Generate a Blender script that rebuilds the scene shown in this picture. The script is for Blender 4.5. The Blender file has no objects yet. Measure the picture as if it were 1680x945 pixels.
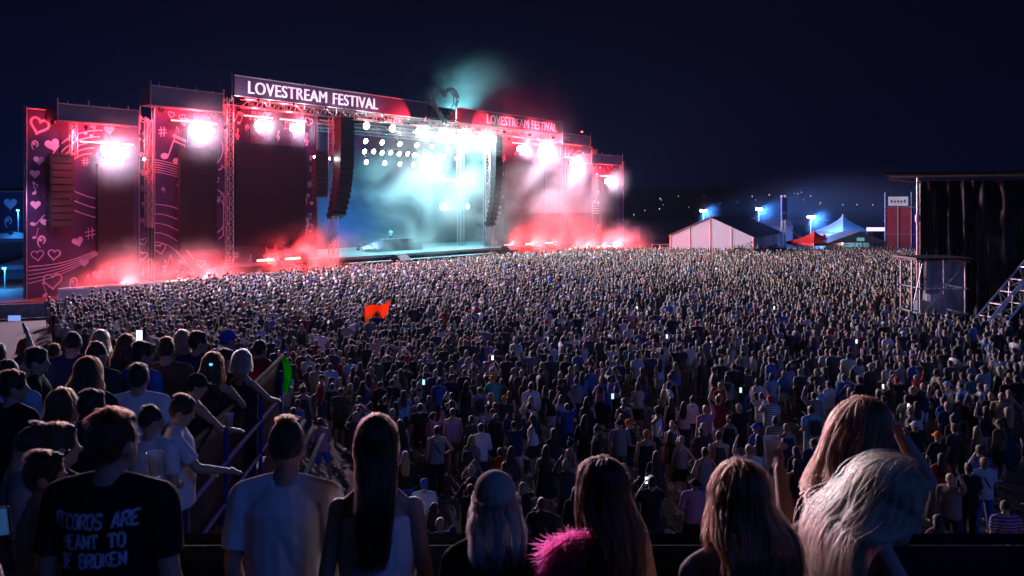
import bpy, bmesh, math, random
import numpy as np
from mathutils import Vector, Matrix, noise
from mathutils.bvhtree import BVHTree
random.seed(7); np.random.seed(7)
R = math.radians
scene = bpy.context.scene
COL = scene.collection

# ------------------------------------------------------------------ camera
CAM_H, FPX, HOR = 7.5, 1318.0, 337.0
cam_d = bpy.data.cameras.new('camera'); cam = bpy.data.objects.new('camera', cam_d); COL.objects.link(cam)
cam_d.sensor_width = 36.0; cam_d.lens = 36.0*FPX/1680.0
cam_d.shift_y = -(472.5-HOR)/1680.0
cam_d.clip_start = 0.1; cam_d.clip_end = 3000
cam.location = (0, 0, CAM_H); cam.rotation_euler = (R(90), 0, 0)
cam_d.dof.use_dof = True; cam_d.dof.focus_distance = 60.0; cam_d.dof.aperture_fstop = 4.5
scene.camera = cam
# ------------------------------------------------------------------ sky, blue fill sun, exposure
w = bpy.data.worlds.new('World'); scene.world = w; w.use_nodes = True
nt = w.node_tree; nt.nodes.clear()
def _n(t, **k):
    n = nt.nodes.new(t)
    for a, b in k.items(): setattr(n, a, b)
    return n
tc = _n('ShaderNodeTexCoord'); sep = _n('ShaderNodeSeparateXYZ'); nt.links.new(tc.outputs['Generated'], sep.inputs[0])
rz = _n('ShaderNodeMapRange'); rz.inputs[1].default_value = -0.02; rz.inputs[2].default_value = 0.32
nt.links.new(sep.outputs['Z'], rz.inputs[0])
rx = _n('ShaderNodeMapRange'); rx.inputs[1].default_value = -0.7; rx.inputs[2].default_value = 0.35
nt.links.new(sep.outputs['X'], rx.inputs[0])
mixl = _n('ShaderNodeMixRGB'); mixl.inputs[1].default_value = (0.0008, 0.0036, 0.024, 1); mixl.inputs[2].default_value = (0.0008, 0.0013, 0.010, 1)
nt.links.new(rx.outputs[0], mixl.inputs[0])
mixz = _n('ShaderNodeMixRGB'); mixz.inputs[2].default_value = (0.0009, 0.001, 0.0055, 1)
nt.links.new(mixl.outputs[0], mixz.inputs[1]); nt.links.new(rz.outputs[0], mixz.inputs[0])
bg = _n('ShaderNodeBackground'); bg.inputs[1].default_value = 1.0; nt.links.new(mixz.outputs[0], bg.inputs[0])
wo = _n('ShaderNodeOutputWorld'); nt.links.new(bg.outputs[0], wo.inputs[0])
sun_d = bpy.data.lights.new('blue_fill_sun', 'SUN'); sun = bpy.data.objects.new('blue_fill_sun', sun_d); COL.objects.link(sun)
sun_d.energy = 0.36; sun_d.color = (0.06, 0.2, 1.0); sun_d.angle = R(25)  # soft blue fill added from behind the camera for the near people
sun.rotation_euler = (R(60), 0, R(48)); sun.location = (20, -20, 30)
scene.view_settings.view_transform = 'Standard'; scene.view_settings.look = 'None'
scene.view_settings.exposure = 0.0; scene.view_settings.gamma = 1.0
scene.view_settings.use_curve_mapping = False
cy = scene.cycles
cy.use_denoising = True
cy.max_bounces = 5; cy.diffuse_bounces = 2; cy.glossy_bounces = 2; cy.transmission_bounces = 4; cy.transparent_max_bounces = 12
cy.volume_bounces = 0; cy.sample_clamp_indirect = 3.0; cy.sample_clamp_direct = 0.0
cy.volume_step_rate = 1.0; cy.volume_max_steps = 192
cy.caustics_reflective = False; cy.caustics_refractive = False
cy.use_light_tree = True
LAMP = dict(blind=31000, roof=20000, grid=2300, tower=800, redfloor=20000, redwash=520, cyan=16000, blue=14000)
HAZE = 0.00005

# ------------------------------------------------------------------ materials
MATS = {}
def mat(name, color=None, rough=0.6, metal=0.0, emit=None, estr=0.0, nscale=6.0, nvar=0.25, bump=0.0, objcol=False, spec=0.4, alpha=1.0, trans=0.0):
    if name in MATS: return MATS[name]
    m = bpy.data.materials.new(name); m.use_nodes = True; MATS[name] = m
    t = m.node_tree; b = t.nodes['Principled BSDF']
    b.inputs['Roughness'].default_value = rough; b.inputs['Metallic'].default_value = metal
    b.inputs['Specular IOR Level'].default_value = spec
    if alpha < 1: b.inputs['Alpha'].default_value = alpha
    if trans: b.inputs['Transmission Weight'].default_value = trans
    if emit is not None:
        b.inputs['Base Color'].default_value = (0.02, 0.02, 0.02, 1)
        b.inputs['Emission Color'].default_value = (*emit, 1); b.inputs['Emission Strength'].default_value = estr
        m.cycles.emission_sampling = 'NONE' if estr > 0 else 'AUTO'
        return m
    co = t.nodes.new('ShaderNodeTexCoord'); nz = t.nodes.new('ShaderNodeTexNoise')
    nz.inputs['Scale'].default_value = nscale; nz.inputs['Detail'].default_value = 4
    t.links.new(co.outputs['Object'], nz.inputs['Vector'])
    mr = t.nodes.new('ShaderNodeMapRange'); mr.inputs[1].default_value = 0.25; mr.inputs[2].default_value = 0.75
    mr.inputs[3].default_value = 1-nvar; mr.inputs[4].default_value = 1+nvar*0.5
    t.links.new(nz.outputs['Fac'], mr.inputs[0])
    mx = t.nodes.new('ShaderNodeMixRGB'); mx.blend_type = 'MULTIPLY'; mx.inputs[0].default_value = 1
    if objcol:
        oi = t.nodes.new('ShaderNodeObjectInfo'); t.links.new(oi.outputs['Color'], mx.inputs[1])
    else: mx.inputs[1].default_value = (*color, 1)
    t.links.new(mr.outputs[0], mx.inputs[2]); t.links.new(mx.outputs[0], b.inputs['Base Color'])
    if bump:
        bp = t.nodes.new('ShaderNodeBump'); bp.inputs['Strength'].default_value = bump; bp.inputs['Distance'].default_value = 0.02
        t.links.new(nz.outputs['Fac'], bp.inputs['Height']); t.links.new(bp.outputs[0], b.inputs['Normal'])
    return m
def glow(name, c, s): return mat(name, emit=c, estr=s)

M_skin = mat('skin', objcol=True, rough=0.5, nscale=9, nvar=0.12)
M_cloth = mat('cloth', objcol=True, rough=0.85, nscale=7, nvar=0.2, bump=0.25, spec=0.2)
M_stripe = mat('striped_cloth', objcol=True, rough=0.85, nscale=7.01, nvar=0.2, bump=0.25, spec=0.2)
def _stripes():
    t = M_stripe.node_tree; b = t.nodes['Principled BSDF']; src = b.inputs['Base Color'].links[0].from_socket; co = t.nodes.new('ShaderNodeTexCoord')
    wv = t.nodes.new('ShaderNodeTexWave'); wv.bands_direction = 'Z'; wv.inputs['Scale'].default_value = 5.5; wv.inputs['Distortion'].default_value = .6; t.links.new(co.outputs['Object'], wv.inputs['Vector'])
    g1 = t.nodes.new('ShaderNodeMath'); g1.operation = 'GREATER_THAN'; g1.inputs[1].default_value = .55; t.links.new(wv.outputs['Fac'], g1.inputs[0])
    mx = t.nodes.new('ShaderNodeMixRGB'); mx.blend_type = 'MULTIPLY'; mx.inputs[2].default_value = (.2, .2, .24, 1); t.links.new(g1.outputs[0], mx.inputs[0]); t.links.new(src, mx.inputs[1]); t.links.new(mx.outputs[0], b.inputs['Base Color'])
_stripes()
M_hair = mat('hair', objcol=True, rough=0.55, nscale=30, nvar=0.5, bump=0.8, spec=0.35)
M_hair.node_tree.nodes['Principled BSDF'].inputs['Sheen Weight'].default_value = .5; M_hair.node_tree.nodes['Principled BSDF'].inputs['Sheen Roughness'].default_value = .4
M_strand = bpy.data.materials.new('hair_strand'); M_strand.use_nodes = True
_t = M_strand.node_tree; _t.nodes.remove(_t.nodes['Principled BSDF']); _h = _t.nodes.new('ShaderNodeBsdfHairPrincipled'); _h.parametrization = 'COLOR'
_h.inputs['Roughness'].default_value = .35; _h.inputs['Radial Roughness'].default_value = .45; _h.inputs['Random Roughness'].default_value = .3
_o = _t.nodes.new('ShaderNodeObjectInfo'); _t.links.new(_o.outputs['Color'],_h.inputs['Color']); _t.links.new(_h.outputs[0],_t.nodes['Material Output'].inputs['Surface'])
M_rail = mat('matt_black_tube', (0.02, 0.02, 0.025), 0.85, spec=.1)
M_black = mat('black_metal', (0.025, 0.025, 0.03), 0.5, 0.3)
M_blackcloth = mat('black_cloth', (0.02, 0.02, 0.024), 0.8, nscale=3, bump=0.4)
M_alu = mat('aluminium', (0.55, 0.56, 0.6), 0.35, 0.8, nscale=4, nvar=0.2)
M_steel = mat('galvanised_steel', (0.4, 0.41, 0.44), 0.45, 0.6, nscale=5, nvar=0.3)
M_print = mat('printed_scrim', (0.034, 0.02, 0.08), 0.75, nscale=0.6, nvar=0.25)
M_motif = mat('printed_motif', (0.85, 0.62, 0.76), 0.7, nscale=0.8, nvar=0.25)
M_header = mat('grey_header', (0.13, 0.14, 0.19), 0.6, nscale=0.8, nvar=0.2)
M_banner = mat('banner_vinyl', (0.045, 0.028, 0.07), 0.5, nscale=0.7, nvar=0.2)
M_letter = mat('white_letter', (0.85, 0.82, 0.86), 0.6, nscale=2, nvar=0.1)
M_screen = mat('led_screen', (0.008, 0.008, 0.012), 0.6, nscale=1.0, nvar=0.3, spec=.15)
M_deck = mat('stage_deck', (0.3, 0.3, 0.31), 0.55, nscale=1.0, nvar=0.3)
M_white = mat('white_vinyl', (0.72, 0.73, 0.76), 0.55, nscale=0.5, nvar=0.15)
M_lens = glow('white_lamp', (1.0, 0.97, 0.95), 60)
M_lens_cool = glow('cool_lamp', (0.88, 0.97, 1.0), 40)
M_redlamp = glow('red_lamp', (1.0, 0.06, 0.07), 14)
M_redbar = glow('red_bar_lamp', (1.0, 0.13, 0.12), 9)

# ------------------------------------------------------------------ mesh helpers
def tag(o, label=None, cat=None, group=None, kind=None):
    if label: o['label'] = label
    if cat: o['category'] = cat
    if group: o['group'] = group
    if kind: o['kind'] = kind
    return o
class MB:
    """collects shapes that become ONE mesh"""
    def __init__(s): s.v, s.f = [], []
    def add(s, vs, fs):
        n = len(s.v); s.v += [tuple(v) for v in vs]; s.f += [tuple(i+n for i in f) for f in fs]
    def box(s, c, d, rot=None):
        x, y, z = d[0]/2, d[1]/2, d[2]/2
        vs = [Vector(p) for p in ((-x,-y,-z),(x,-y,-z),(x,y,-z),(-x,y,-z),(-x,-y,z),(x,-y,z),(x,y,z),(-x,y,z))]
        if rot is not None: vs = [rot @ v for v in vs]
        s.add([v+Vector(c) for v in vs], [(0,3,2,1),(4,5,6,7),(0,1,5,4),(1,2,6,5),(2,3,7,6),(3,0,4,7)])
    def loft(s, rings, caps=True):
        n = len(rings[0]); vs = [p for r in rings for p in r]; fs = []
        for k in range(len(rings)-1):
            for i in range(n):
                j = (i+1) % n; fs.append((k*n+i, k*n+j, (k+1)*n+j, (k+1)*n+i))
        if caps: fs.append(tuple(range(n-1, -1, -1))); fs.append(tuple((len(rings)-1)*n+i for i in range(n)))
        s.add(vs, fs)
    def tube(s, p0, p1, r0, r1=None, n=6, round=False):
        p0, p1 = Vector(p0), Vector(p1); r1 = r0 if r1 is None else r1
        d = p1-p0
        if d.length < 1e-6: return
        d.normalize(); a = d.orthogonal().normalized(); b = d.cross(a)
        def ring(c, r): return [c + (a*math.cos(t)+b*math.sin(t))*r for t in [2*math.pi*i/n for i in range(n)]]
        rs = []
        if round:
            for t in (80, 50, 25): rs.append(ring(p0-d*r0*math.sin(R(t)), r0*math.cos(R(t))))
        rs += [ring(p0, r0), ring(p1, r1)]
        if round:
            for t in (25, 50, 80): rs.append(ring(p1+d*r1*math.sin(R(t)), r1*math.cos(R(t))))
        s.loft(rs)
    def path(s, pts, r, n=5):
        for a, b in zip(pts, pts[1:]): s.tube(a, b, r, r, n)
    def ell(s, c, rad, n=12, m=8, rot=None):
        rings = []
        for k in range(m+1):
            t = math.pi*(0.04+0.92*k/m)-math.pi/2
            ring = []
            for i in range(n):
                p = 2*math.pi*i/n
                v = Vector((rad[0]*math.cos(t)*math.cos(p), rad[1]*math.cos(t)*math.sin(p), rad[2]*math.sin(t)))
                if rot is not None: v = rot @ v
                ring.append(v+Vector(c))
            rings.append(ring)
        s.loft(rings)
    def mesh(s, name, m=None, smooth=False):
        me = bpy.data.meshes.new(name); me.from_pydata(s.v, [], s.f); me.update()
        bm = bmesh.new(); bm.from_mesh(me); bmesh.ops.recalc_face_normals(bm, faces=bm.faces); bm.to_mesh(me); bm.free()
        if smooth: me.polygons.foreach_set('use_smooth', [True]*len(me.polygons))
        if m: me.materials.append(m)
        return me
    def build(s, name, m, parent=None, loc=(0,0,0), rz=0, smooth=False, bevel=0):
        o = bpy.data.objects.new(name, s.mesh(name, m, smooth)); COL.objects.link(o)
        o.location = loc; o.rotation_euler[2] = rz
        if parent: o.parent = parent
        if bevel:
            b = o.modifiers.new('bevel', 'BEVEL'); b.width = bevel; b.segments = 2; b.limit_method = 'ANGLE'
        return o
def empty(name, loc=(0,0,0), rz=0, label=None, cat=None, group=None):
    o = bpy.data.objects.new(name, None); COL.objects.link(o); o.location = loc; o.rotation_euler[2] = rz
    o.empty_display_size = 0.2
    return tag(o, label, cat, group)
def copy_tree(o, parent=None):
    c = o.copy(); COL.objects.link(c); c.parent = parent
    for ch in list(o.children): copy_tree(ch, c)
    return c
def truss(mb, p0, p1, w, r=0.035, step=None, rd=None):
    p0, p1 = Vector(p0), Vector(p1); d = p1-p0; L = d.length; d.normalize()
    up = Vector((0,0,1)) if abs(d.z) < 0.9 else Vector((1,0,0))
    a = d.cross(up).normalized()*w/2; b = a.cross(d).normalized()*w/2
    cs = [a+b, a-b, -a-b, -a+b]; rd = rd or r*0.6
    for c in cs: mb.tube(p0+c, p1+c, r, r, 5)
    n = max(2, int(L/(step or w)))
    for k in range(n):
        q0, q1 = p0+d*L*k/n, p0+d*L*(k+1)/n
        for i in range(4):
            c0, c1 = cs[i], cs[(i+1) % 4]
            if k % 2: c0, c1 = c1, c0
            mb.tube(q0+c0, q1+c1, rd, rd, 4)
            if k: mb.tube(q0+c0, q0+c1, rd, rd, 4)
def at(px, py, d): return Vector(((px-840)/FPX*d, d, CAM_H-(py-HOR)/FPX*d))
def lamp(kind, name, loc, energy, color, parent=None, size=0.15, direction=None, cone=150, blend=0.6):
    L = bpy.data.lights.new(name, kind); L.energy = energy; L.color = color; L.shadow_soft_size = size
    o = bpy.data.objects.new(name, L); COL.objects.link(o); o.location = loc
    if kind == 'SPOT':
        L.spot_size = R(cone); L.spot_blend = blend
        o.rotation_euler = Vector(direction).to_track_quat('-Z', 'Y').to_euler()
    if parent: o.parent = parent
    return o
# ------------------------------------------------------------------ setting: ground, hills
def ground_mat():
    m = bpy.data.materials.new('trampled_dirt'); m.use_nodes = True; t = m.node_tree; b = t.nodes['Principled BSDF']
    co = t.nodes.new('ShaderNodeTexCoord'); n1 = t.nodes.new('ShaderNodeTexNoise'); n1.inputs['Scale'].default_value = 0.5; n1.inputs['Detail'].default_value = 8
    n2 = t.nodes.new('ShaderNodeTexNoise'); n2.inputs['Scale'].default_value = 3.2; n2.inputs['Detail'].default_value = 10; n2.inputs['Roughness'].default_value = 0.65
    for n in (n1, n2): t.links.new(co.outputs['Object'], n.inputs['Vector'])
    cr = t.nodes.new('ShaderNodeValToRGB'); cr.color_ramp.elements[0].color = (0.05, 0.032, 0.022, 1); cr.color_ramp.elements[1].color = (0.3, 0.2, 0.13, 1)
    cr.color_ramp.elements[0].position = 0.35; cr.color_ramp.elements[1].position = 0.68
    ad = t.nodes.new('ShaderNodeMath'); ad.operation = 'MULTIPLY_ADD'; ad.inputs[1].default_value = 0.55
    t.links.new(n2.outputs['Fac'], ad.inputs[0]); sc2 = t.nodes.new('ShaderNodeMath'); sc2.operation = 'MULTIPLY'; sc2.inputs[1].default_value = 0.45
    t.links.new(n1.outputs['Fac'], sc2.inputs[0]); t.links.new(sc2.outputs[0], ad.inputs[2])
    t.links.new(ad.outputs[0], cr.inputs[0]); t.links.new(cr.outputs[0], b.inputs['Base Color'])
    b.inputs['Roughness'].default_value = 0.75
    bp = t.nodes.new('ShaderNodeBump'); bp.inputs['Strength'].default_value = 0.9; bp.inputs['Distance'].default_value = 0.12
    t.links.new(n2.outputs['Fac'], bp.inputs['Height']); t.links.new(bp.outputs[0], b.inputs['Normal'])
    return m
g = MB(); g.add([(-690,-40,0),(850,-40,0),(850,640,0),(-690,640,0)], [(0,1,2,3)])
tag(g.build('ground', ground_mat()), kind='structure')
# paved apron in front of the near wing
p = MB(); p.add([(-36,38,0.006),(-24,38,0.006),(-20.5,52,0.006),(-27,62,0.006),(-44,54,0.006)], [(0,1,2,3,4)])
tag(p.build('pavement', mat('pale_paving', (0.05,0.04,0.036), 0.9, nscale=1.5)), kind='structure')
hm = MB(); ring = []
for i in range(61):
    x = -520+i*22; base = 14+9*noise.noise(Vector((x*0.006,3.1,0)))+5*noise.noise(Vector((x*0.02,7.7,0)))
    if x > 120: base += min(8, (x-120)*0.04)
    ring.append([(x,400,-1),(x,425,base*0.55),(x,450,base*0.95),(x,480,base+3),(x,540,base),(x,600,-1)])
hm.loft(ring)
tag(hm.build('hills', mat('dark_scrub_hill', (0.01,0.013,0.012), 0.9, nscale=0.05), smooth=True), kind='structure')
def hill_z(x, y):
    base = 14+9*noise.noise(Vector((x*0.006,3.1,0)))+5*noise.noise(Vector((x*0.02,7.7,0)))
    if x > 120: base += min(8, (x-120)*0.04)
    return float(np.interp(y, [400,425,450,480], [-1, base*.55, base*.95, base+3]))
# distant lamps on the hillside
hl_me = {}
for nm, c in (('white', (1,0.95,0.9)), ('warm', (1,0.72,0.4)), ('blue', (0.35,0.6,1))):
    mb = MB(); mb.tube((0,0,-1.2),(0,0,0),0.06,0.06,5); mb.ell((0,0,0.14),(0.26,0.26,0.26),8,6); hl_me[nm] = mb.mesh('hill_lamp', glow('hill_lamp_'+nm, c, 1.3))
for px, py, k in [(1040,352,'white'),(1058,345,'warm'),(1083,326,'white'),(1088,336,'blue'),(1082,343,'white'),(1085,328,'blue'),(1113,322,'white'),(1155,323,'blue'),(1181,334,'warm'),(1234,322,'white'),(1240,328,'blue'),(1304,317,'warm'),(1309,318,'white'),(1315,316,'blue'),(1318,328,'white'),(1345,335,'white'),(1346,333,'warm'),(1383,336,'blue'),(1406,336,'white'),(1432,336,'white'),(1262,320,'warm'),(1210,331,'blue'),(1330,322,'white'),(1460,333,'white'),(1475,326,'warm'),(1130,340,'blue')]:
    d = 400.0
    while d < 479 and at(px, py, d).z > hill_z(at(px, py, d).x, d): d += 0.5
    o = bpy.data.objects.new('hill_lamp', hl_me[k]); COL.objects.link(o); o.location = at(px, py, d-1.5)
    s = random.uniform(0.5, 1.15); o.scale = (s, s, s)
    tag(o, {'white':'tiny white lamp shining on the dark hillside behind the tents','warm':'tiny amber lamp shining on the dark hillside behind the tents','blue':'tiny bluish lamp shining on the dark hillside behind the tents'}[k], 'lamp', k+' lamps on the far hillside')

# ------------------------------------------------------------------ stage frame
ST = Vector((-9.2, 102.5, 0)); STA = math.atan2(0.7869, 0.6173)
SM = Matrix.Translation(ST) @ Matrix.Rotation(STA, 4, 'Z')
def SP(s, y, z): return SM @ Vector((s, y, z))
def sdir(v): return Matrix.Rotation(STA, 3, 'Z') @ Vector(v)
def sbuild(mb, name, m, label=None, cat=None, loc=(0,0,0), group=None, parent=None, **k):
    if parent: return mb.build(name, m, parent, loc, **k)
    o = mb.build(name, m, None, SP(*loc), STA, **k); return tag(o, label, cat, group)
def sempty(name, loc, label, cat, group=None): return empty(name, SP(*loc), STA, label, cat, group)

def VS(s, y):
    """where along the stage a piece standing y off the front plane lines up with station s"""
    P = SP(s, 0, 0); k = P.x/P.y; u0, u1, v0, v1 = .6173, .7869, -.7869, .6173
    return (k*(ST.y+v1*y)-ST.x-v0*y)/(u0-k*u1)
def PXS(px, y):
    k = (px-840)/FPX; u0, u1, v0, v1 = .6173, .7869, -.7869, .6173
    return (k*(ST.y+v1*y)-ST.x-v0*y)/(u0-k*u1)
# 2D motifs (x along the wall, z up)
def ribbon(mb, pts, w, y=0.0, closed=False):
    pts = [Vector((p[0], p[1])) for p in pts]; n = len(pts); vs = []
    for i, p in enumerate(pts):
        if closed: t = pts[(i+1) % n]-pts[i-1]
        else: t = pts[min(i+1, n-1)]-pts[max(i-1, 0)]
        t = t.normalized() if t.length > 1e-9 else Vector((1, 0)); nn = Vector((-t.y, t.x))
        ww = w(i/(n-1)) if callable(w) else w
        vs += [(p.x+nn.x*ww/2, y, p.y+nn.y*ww/2), (p.x-nn.x*ww/2, y, p.y-nn.y*ww/2)]
    m = n if closed else n-1
    mb.add(vs, [(2*i, 2*i+1, 2*((i+1) % n)+1, 2*((i+1) % n)) for i in range(m)])
def rot2(pts, c, a):
    ca, sa = math.cos(a), math.sin(a); return [(c[0]+x*ca-z*sa, c[1]+x*sa+z*ca) for x, z in pts]
def heart_pts(r, n=28):
    out = []
    for i in range(n):
        t = 2*math.pi*i/n
        out.append((r*16*math.sin(t)**3/17, r*(13*math.cos(t)-5*math.cos(2*t)-2*math.cos(3*t)-math.cos(4*t)+2.5)/17))
    return out
def heart(mb, x, z, r, a=0, line=0):
    p = rot2(heart_pts(r), (x, z), a)
    if line: ribbon(mb, p, line, closed=True)
    else:
        c = (x, z); n = len(p); mb.add([(c[0], 0, c[1])]+[(q[0], 0, q[1]) for q in p], [(0, 1+i, 1+(i+1) % n) for i in range(n)])
def disc(mb, x, z, rx, rz_, a=0):
    p = rot2([(rx*math.cos(t), rz_*math.sin(t)) for t in [2*math.pi*i/16 for i in range(16)]], (x, z), a)
    mb.add([(q[0], 0, q[1]) for q in p], [tuple(range(16))])
def note(mb, x, z, h, a=0, flag=True):
    P = lambda pts: rot2(pts, (x, z), a)
    q = P([(0, 0)])[0]; disc(mb, q[0], q[1], h*0.2, h*0.14, a+0.4)
    ribbon(mb, P([(h*0.17, 0.0), (h*0.17, h)]), h*0.055)
    if flag: ribbon(mb, P([(h*0.17, h), (h*0.3, h*0.8), (h*0.46, h*0.62), (h*0.42, h*0.4)]), lambda t: h*0.12*(1-t*0.8))
def beam_note(mb, x, z, h, a=0):
    P = lambda pts: rot2(pts, (x, z), a)
    for dx in (0, h*0.55):
        q = P([(dx, 0)])[0]; disc(mb, q[0], q[1], h*0.17, h*0.13, a+0.4); ribbon(mb, P([(dx+h*0.14, 0), (dx+h*0.14, h)]), h*0.05)
    ribbon(mb, P([(h*0.12, h*0.95), (h*0.71, h*0.95)]), h*0.13); ribbon(mb, P([(h*0.12, h*0.76), (h*0.71, h*0.76)]), h*0.08)
def sharp(mb, x, z, h, a=0.12):
    for d in (-0.16, 0.16):
        ribbon(mb, rot2([(d*h-0.06*h, -h*0.5), (d*h+0.06*h, h*0.5)], (x, z), a), h*0.08); ribbon(mb, rot2([(-h*0.42, d*h), (h*0.42, d*h+0.05*h)], (x, z), a), h*0.1)
def clef(mb, x, z, h):
    pts = [(-.08,-.42),(-.02,-.47),(.06,-.44),(.08,-.34),(.03,.1),(-.03,.38),(.02,.5),(.1,.46),(.1,.34),(.02,.2),(-.12,.06),(-.18,-.08),(-.14,-.22),(0,-.28),(.14,-.22),(.16,-.1),(.06,-.02),(-.05,-.06),(-.06,-.14),(0,-.18)]
    sm = []
    for i in range(len(pts)-1):
        p0, p1, p2, p3 = [Vector(pts[max(0, min(len(pts)-1, j))]) for j in (i-1, i, i+1, i+2)]
        for t in (0, .25, .5, .75):
            q = 0.5*((2*p1)+(p2-p0)*t+(2*p0-5*p1+4*p2-p3)*t*t+(3*p1-p0-3*p2+p3)*t**3); sm.append((x+q.x*h, z+q.y*h))
    ribbon(mb, sm, h*0.065); disc(mb, x-.06*h, z-.4*h, .05*h, .05*h)
def cscroll(mb, x, z, h, fl=1):
    ribbon(mb, [(x+fl*h*0.35*math.cos(t)*(0.35+0.65*u), z+h*0.5*math.sin(t)*(0.35+0.65*u)) for u, t in [(1-k/20, R(250)-R(330)*k/20) for k in range(21)]], lambda t: h*(0.05+0.1*math.sin(t*3.0)))
    disc(mb, x-fl*h*0.1, z+h*0.08, h*0.12, h*0.12)
def arc(mb, cx, cz, r, a0, a1, w, sq=1.0, clipx=None):
    pts = [(cx+r*math.cos(R(a0+(a1-a0)*k/36)), cz+sq*r*math.sin(R(a0+(a1-a0)*k/36))) for k in range(37)]
    if clipx: pts = [p for p in pts if clipx[0] < p[0] < clipx[1] and clipx[2] < p[1] < clipx[3]]
    if len(pts) > 2: ribbon(mb, pts, w)
def stave(mb, x0, z0, x1, z1, n, gap0, gap1, bend, w=0.09):
    for k in range(n):
        pts = []
        for i in range(15):
            t = i/14; g_ = gap0+(gap1-gap0)*t
            pts.append((x0+(x1-x0)*t, z0+(z1-z0)*t+bend*math.sin(math.pi*t)+(k-(n-1)/2)*g_))
        ribbon(mb, pts, w)
def scatter(mb, x0, x1, z0, z1, n, seed, smin=0.5, smax=1.0):
    r_ = random.Random(seed); placed = []
    for _ in range(n*40):
        if len(placed) >= n: break
        s = r_.uniform(smin, smax); x, z = r_.uniform(x0+s*.5, x1-s*.5), r_.uniform(z0+s*.5, z1-s*.5)
        if any((x-a)**2+(z-b)**2 < (s+c)**2*0.5 for a, b, c in placed): continue
        placed.append((x, z, s)); k = r_.randrange(7)
        if k == 0: heart(mb, x, z, s*.5, r_.uniform(-.4, .4))
        elif k == 1: heart(mb, x, z, s*.5, r_.uniform(-.4, .4), 0.09*s)
        elif k == 2: note(mb, x-s*.2, z-s*.4, s*.9, r_.uniform(-.4, .4))
        elif k == 3: beam_note(mb, x-s*.3, z-s*.4, s*.85, r_.uniform(-.5, .3))
        elif k == 4: sharp(mb, x, z, s*.8, r_.uniform(-.1, .4))
        elif k == 5: clef(mb, x, z, s*1.2)
        else: cscroll(mb, x, z, s*.9, r_.choice((-1, 1)))
def wall(name, s0, s1, z0, z1, y, label, motif_fn, thick=0.25):
    r = sempty(name, (s0, y, 0), label, 'stage wall')
    mb = MB(); mb.box(((s1-s0)/2, thick/2, (z0+z1)/2), (s1-s0, thick, z1-z0)); mb.build('scrim', M_print, r)
    fr = MB()
    for x in (0, s1-s0): fr.tube((x, -0.08, z0), (x, -0.08, z1+0.15), 0.06)
    for x in np.arange(0, s1-s0+.1, (s1-s0)/3): fr.tube((x, thick+.15, 0), (x, thick+.15, z1+.3), 0.05)
    fr.tube((0, -0.08, z1), (s1-s0, -0.08, z1), 0.05); fr.build('scaffold_frame', M_steel, r)
    mo = MB(); motif_fn(mo, s1-s0); mo.build('printed_motif', M_motif, r, (0, -0.014, 0))
    return r
def m_outer(mb, W):
    heart(mb, 0.95, 13.9, .75, -.3, .17); cscroll(mb, 0.7, 12.4, .9); heart(mb, 2.0, 12.4, .62, .3)
    heart(mb, .95, 11.1, .45); heart(mb, .65, 10.0, .42); note(mb, .6, 8.5, .9, .3); heart(mb, .7, 7.5, .42)
    note(mb, .5, 6.0, 1.1, -.7, False); heart(mb, 1.5, 6.1, .45, .3); note(mb, .6, 4.9, .8, -.2, False); cscroll(mb, 1.2, 4.6, 1.1)
    heart(mb, .85, 3.4, .5, .1, .06); heart(mb, 2.1, 3.4, .5, -.1, .1); heart(mb, 2.0, 1.2, .75, 0, .12); note(mb, 1.4, .15, 1.1, .35)
    for i, r_ in enumerate((4.6, 3.9, 3.3, 2.7, 2.1)): arc(mb, 6.2-.25*i, 10.2, r_, 92, 215, .1, .82, (0.2, W-.1, 5.5, 15.2))
    for k in range(3): ribbon(mb, [(3.3+2.8*t, 8.9-k*.8-1.5*t+.55*t*t) for t in np.linspace(0, 1, 9)], .07)
    stave(mb, .15, 1.9, 5.6, 3.5, 5, .34, .1, -.35, .07)
    sharp(mb, 5.0, 5.1, 1.0); heart(mb, 4.0, 4.4, .5, .3); heart(mb, 4.5, 2.6, .42); heart(mb, 5.7, 1.5, .55, .3); cscroll(mb, 3.7, 1.0, 1.2); note(mb, 4.2, .5, 1.3, -.3); clef(mb, 6.8, 1.4, 1.6)
    heart(mb, 6.6, 14.0, .5, .1); beam_note(mb, 4.6, 13.6, .9, -.3); sharp(mb, 4.6, 11.2, .7)
def m_side(mb, W): scatter(mb, .05, W, .5, 15.5, 16, 3, .6, 1.0)
def m_inner(mb, W):
    sharp(mb, .8, 14.2, .9); beam_note(mb, 1.0, 12.0, 2.2, -.35); heart(mb, 2.9, 15.2, .5)
    stave(mb, 0, 11.1, W*.5, 10.3, 6, .22, .22, .1, .05); scatter(mb, .1, W*.48, 8.2, 9.9, 5, 5, .6, .9)
    for k in range(5): ribbon(mb, [(t*W*.55, 7.6-k*.85-t*t*(1.2+.5*k)) for t in np.linspace(0, 1, 12)], .07)
    heart(mb, .6, 3.5, .55, .2, .1); note(mb, 1.0, 1.9, 1.2, -.3); beam_note(mb, 2.2, 1.4, 1.0, -.2)
    for r_ in (1.9, 1.4): arc(mb, W-1.3, 6.6, r_, -70, 75, .08, 1.3, (0, W-.1, .3, 18))
    for r_ in (2.6, 1.9): arc(mb, W-2.1, 13, r_, -50, 20, .07, 1, (0, W-.1, .3, 18))
    scatter(mb, W-1.3, W, 7, 12, 5, 9, .4, .7); scatter(mb, .2, W, .3, 3, 6, 12, .6, 1.2); scatter(mb, 1.0, W, 13.4, 16.3, 7, 14, .6, 1.1)
    heart(mb, 3.9, 14.6, .7)
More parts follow.
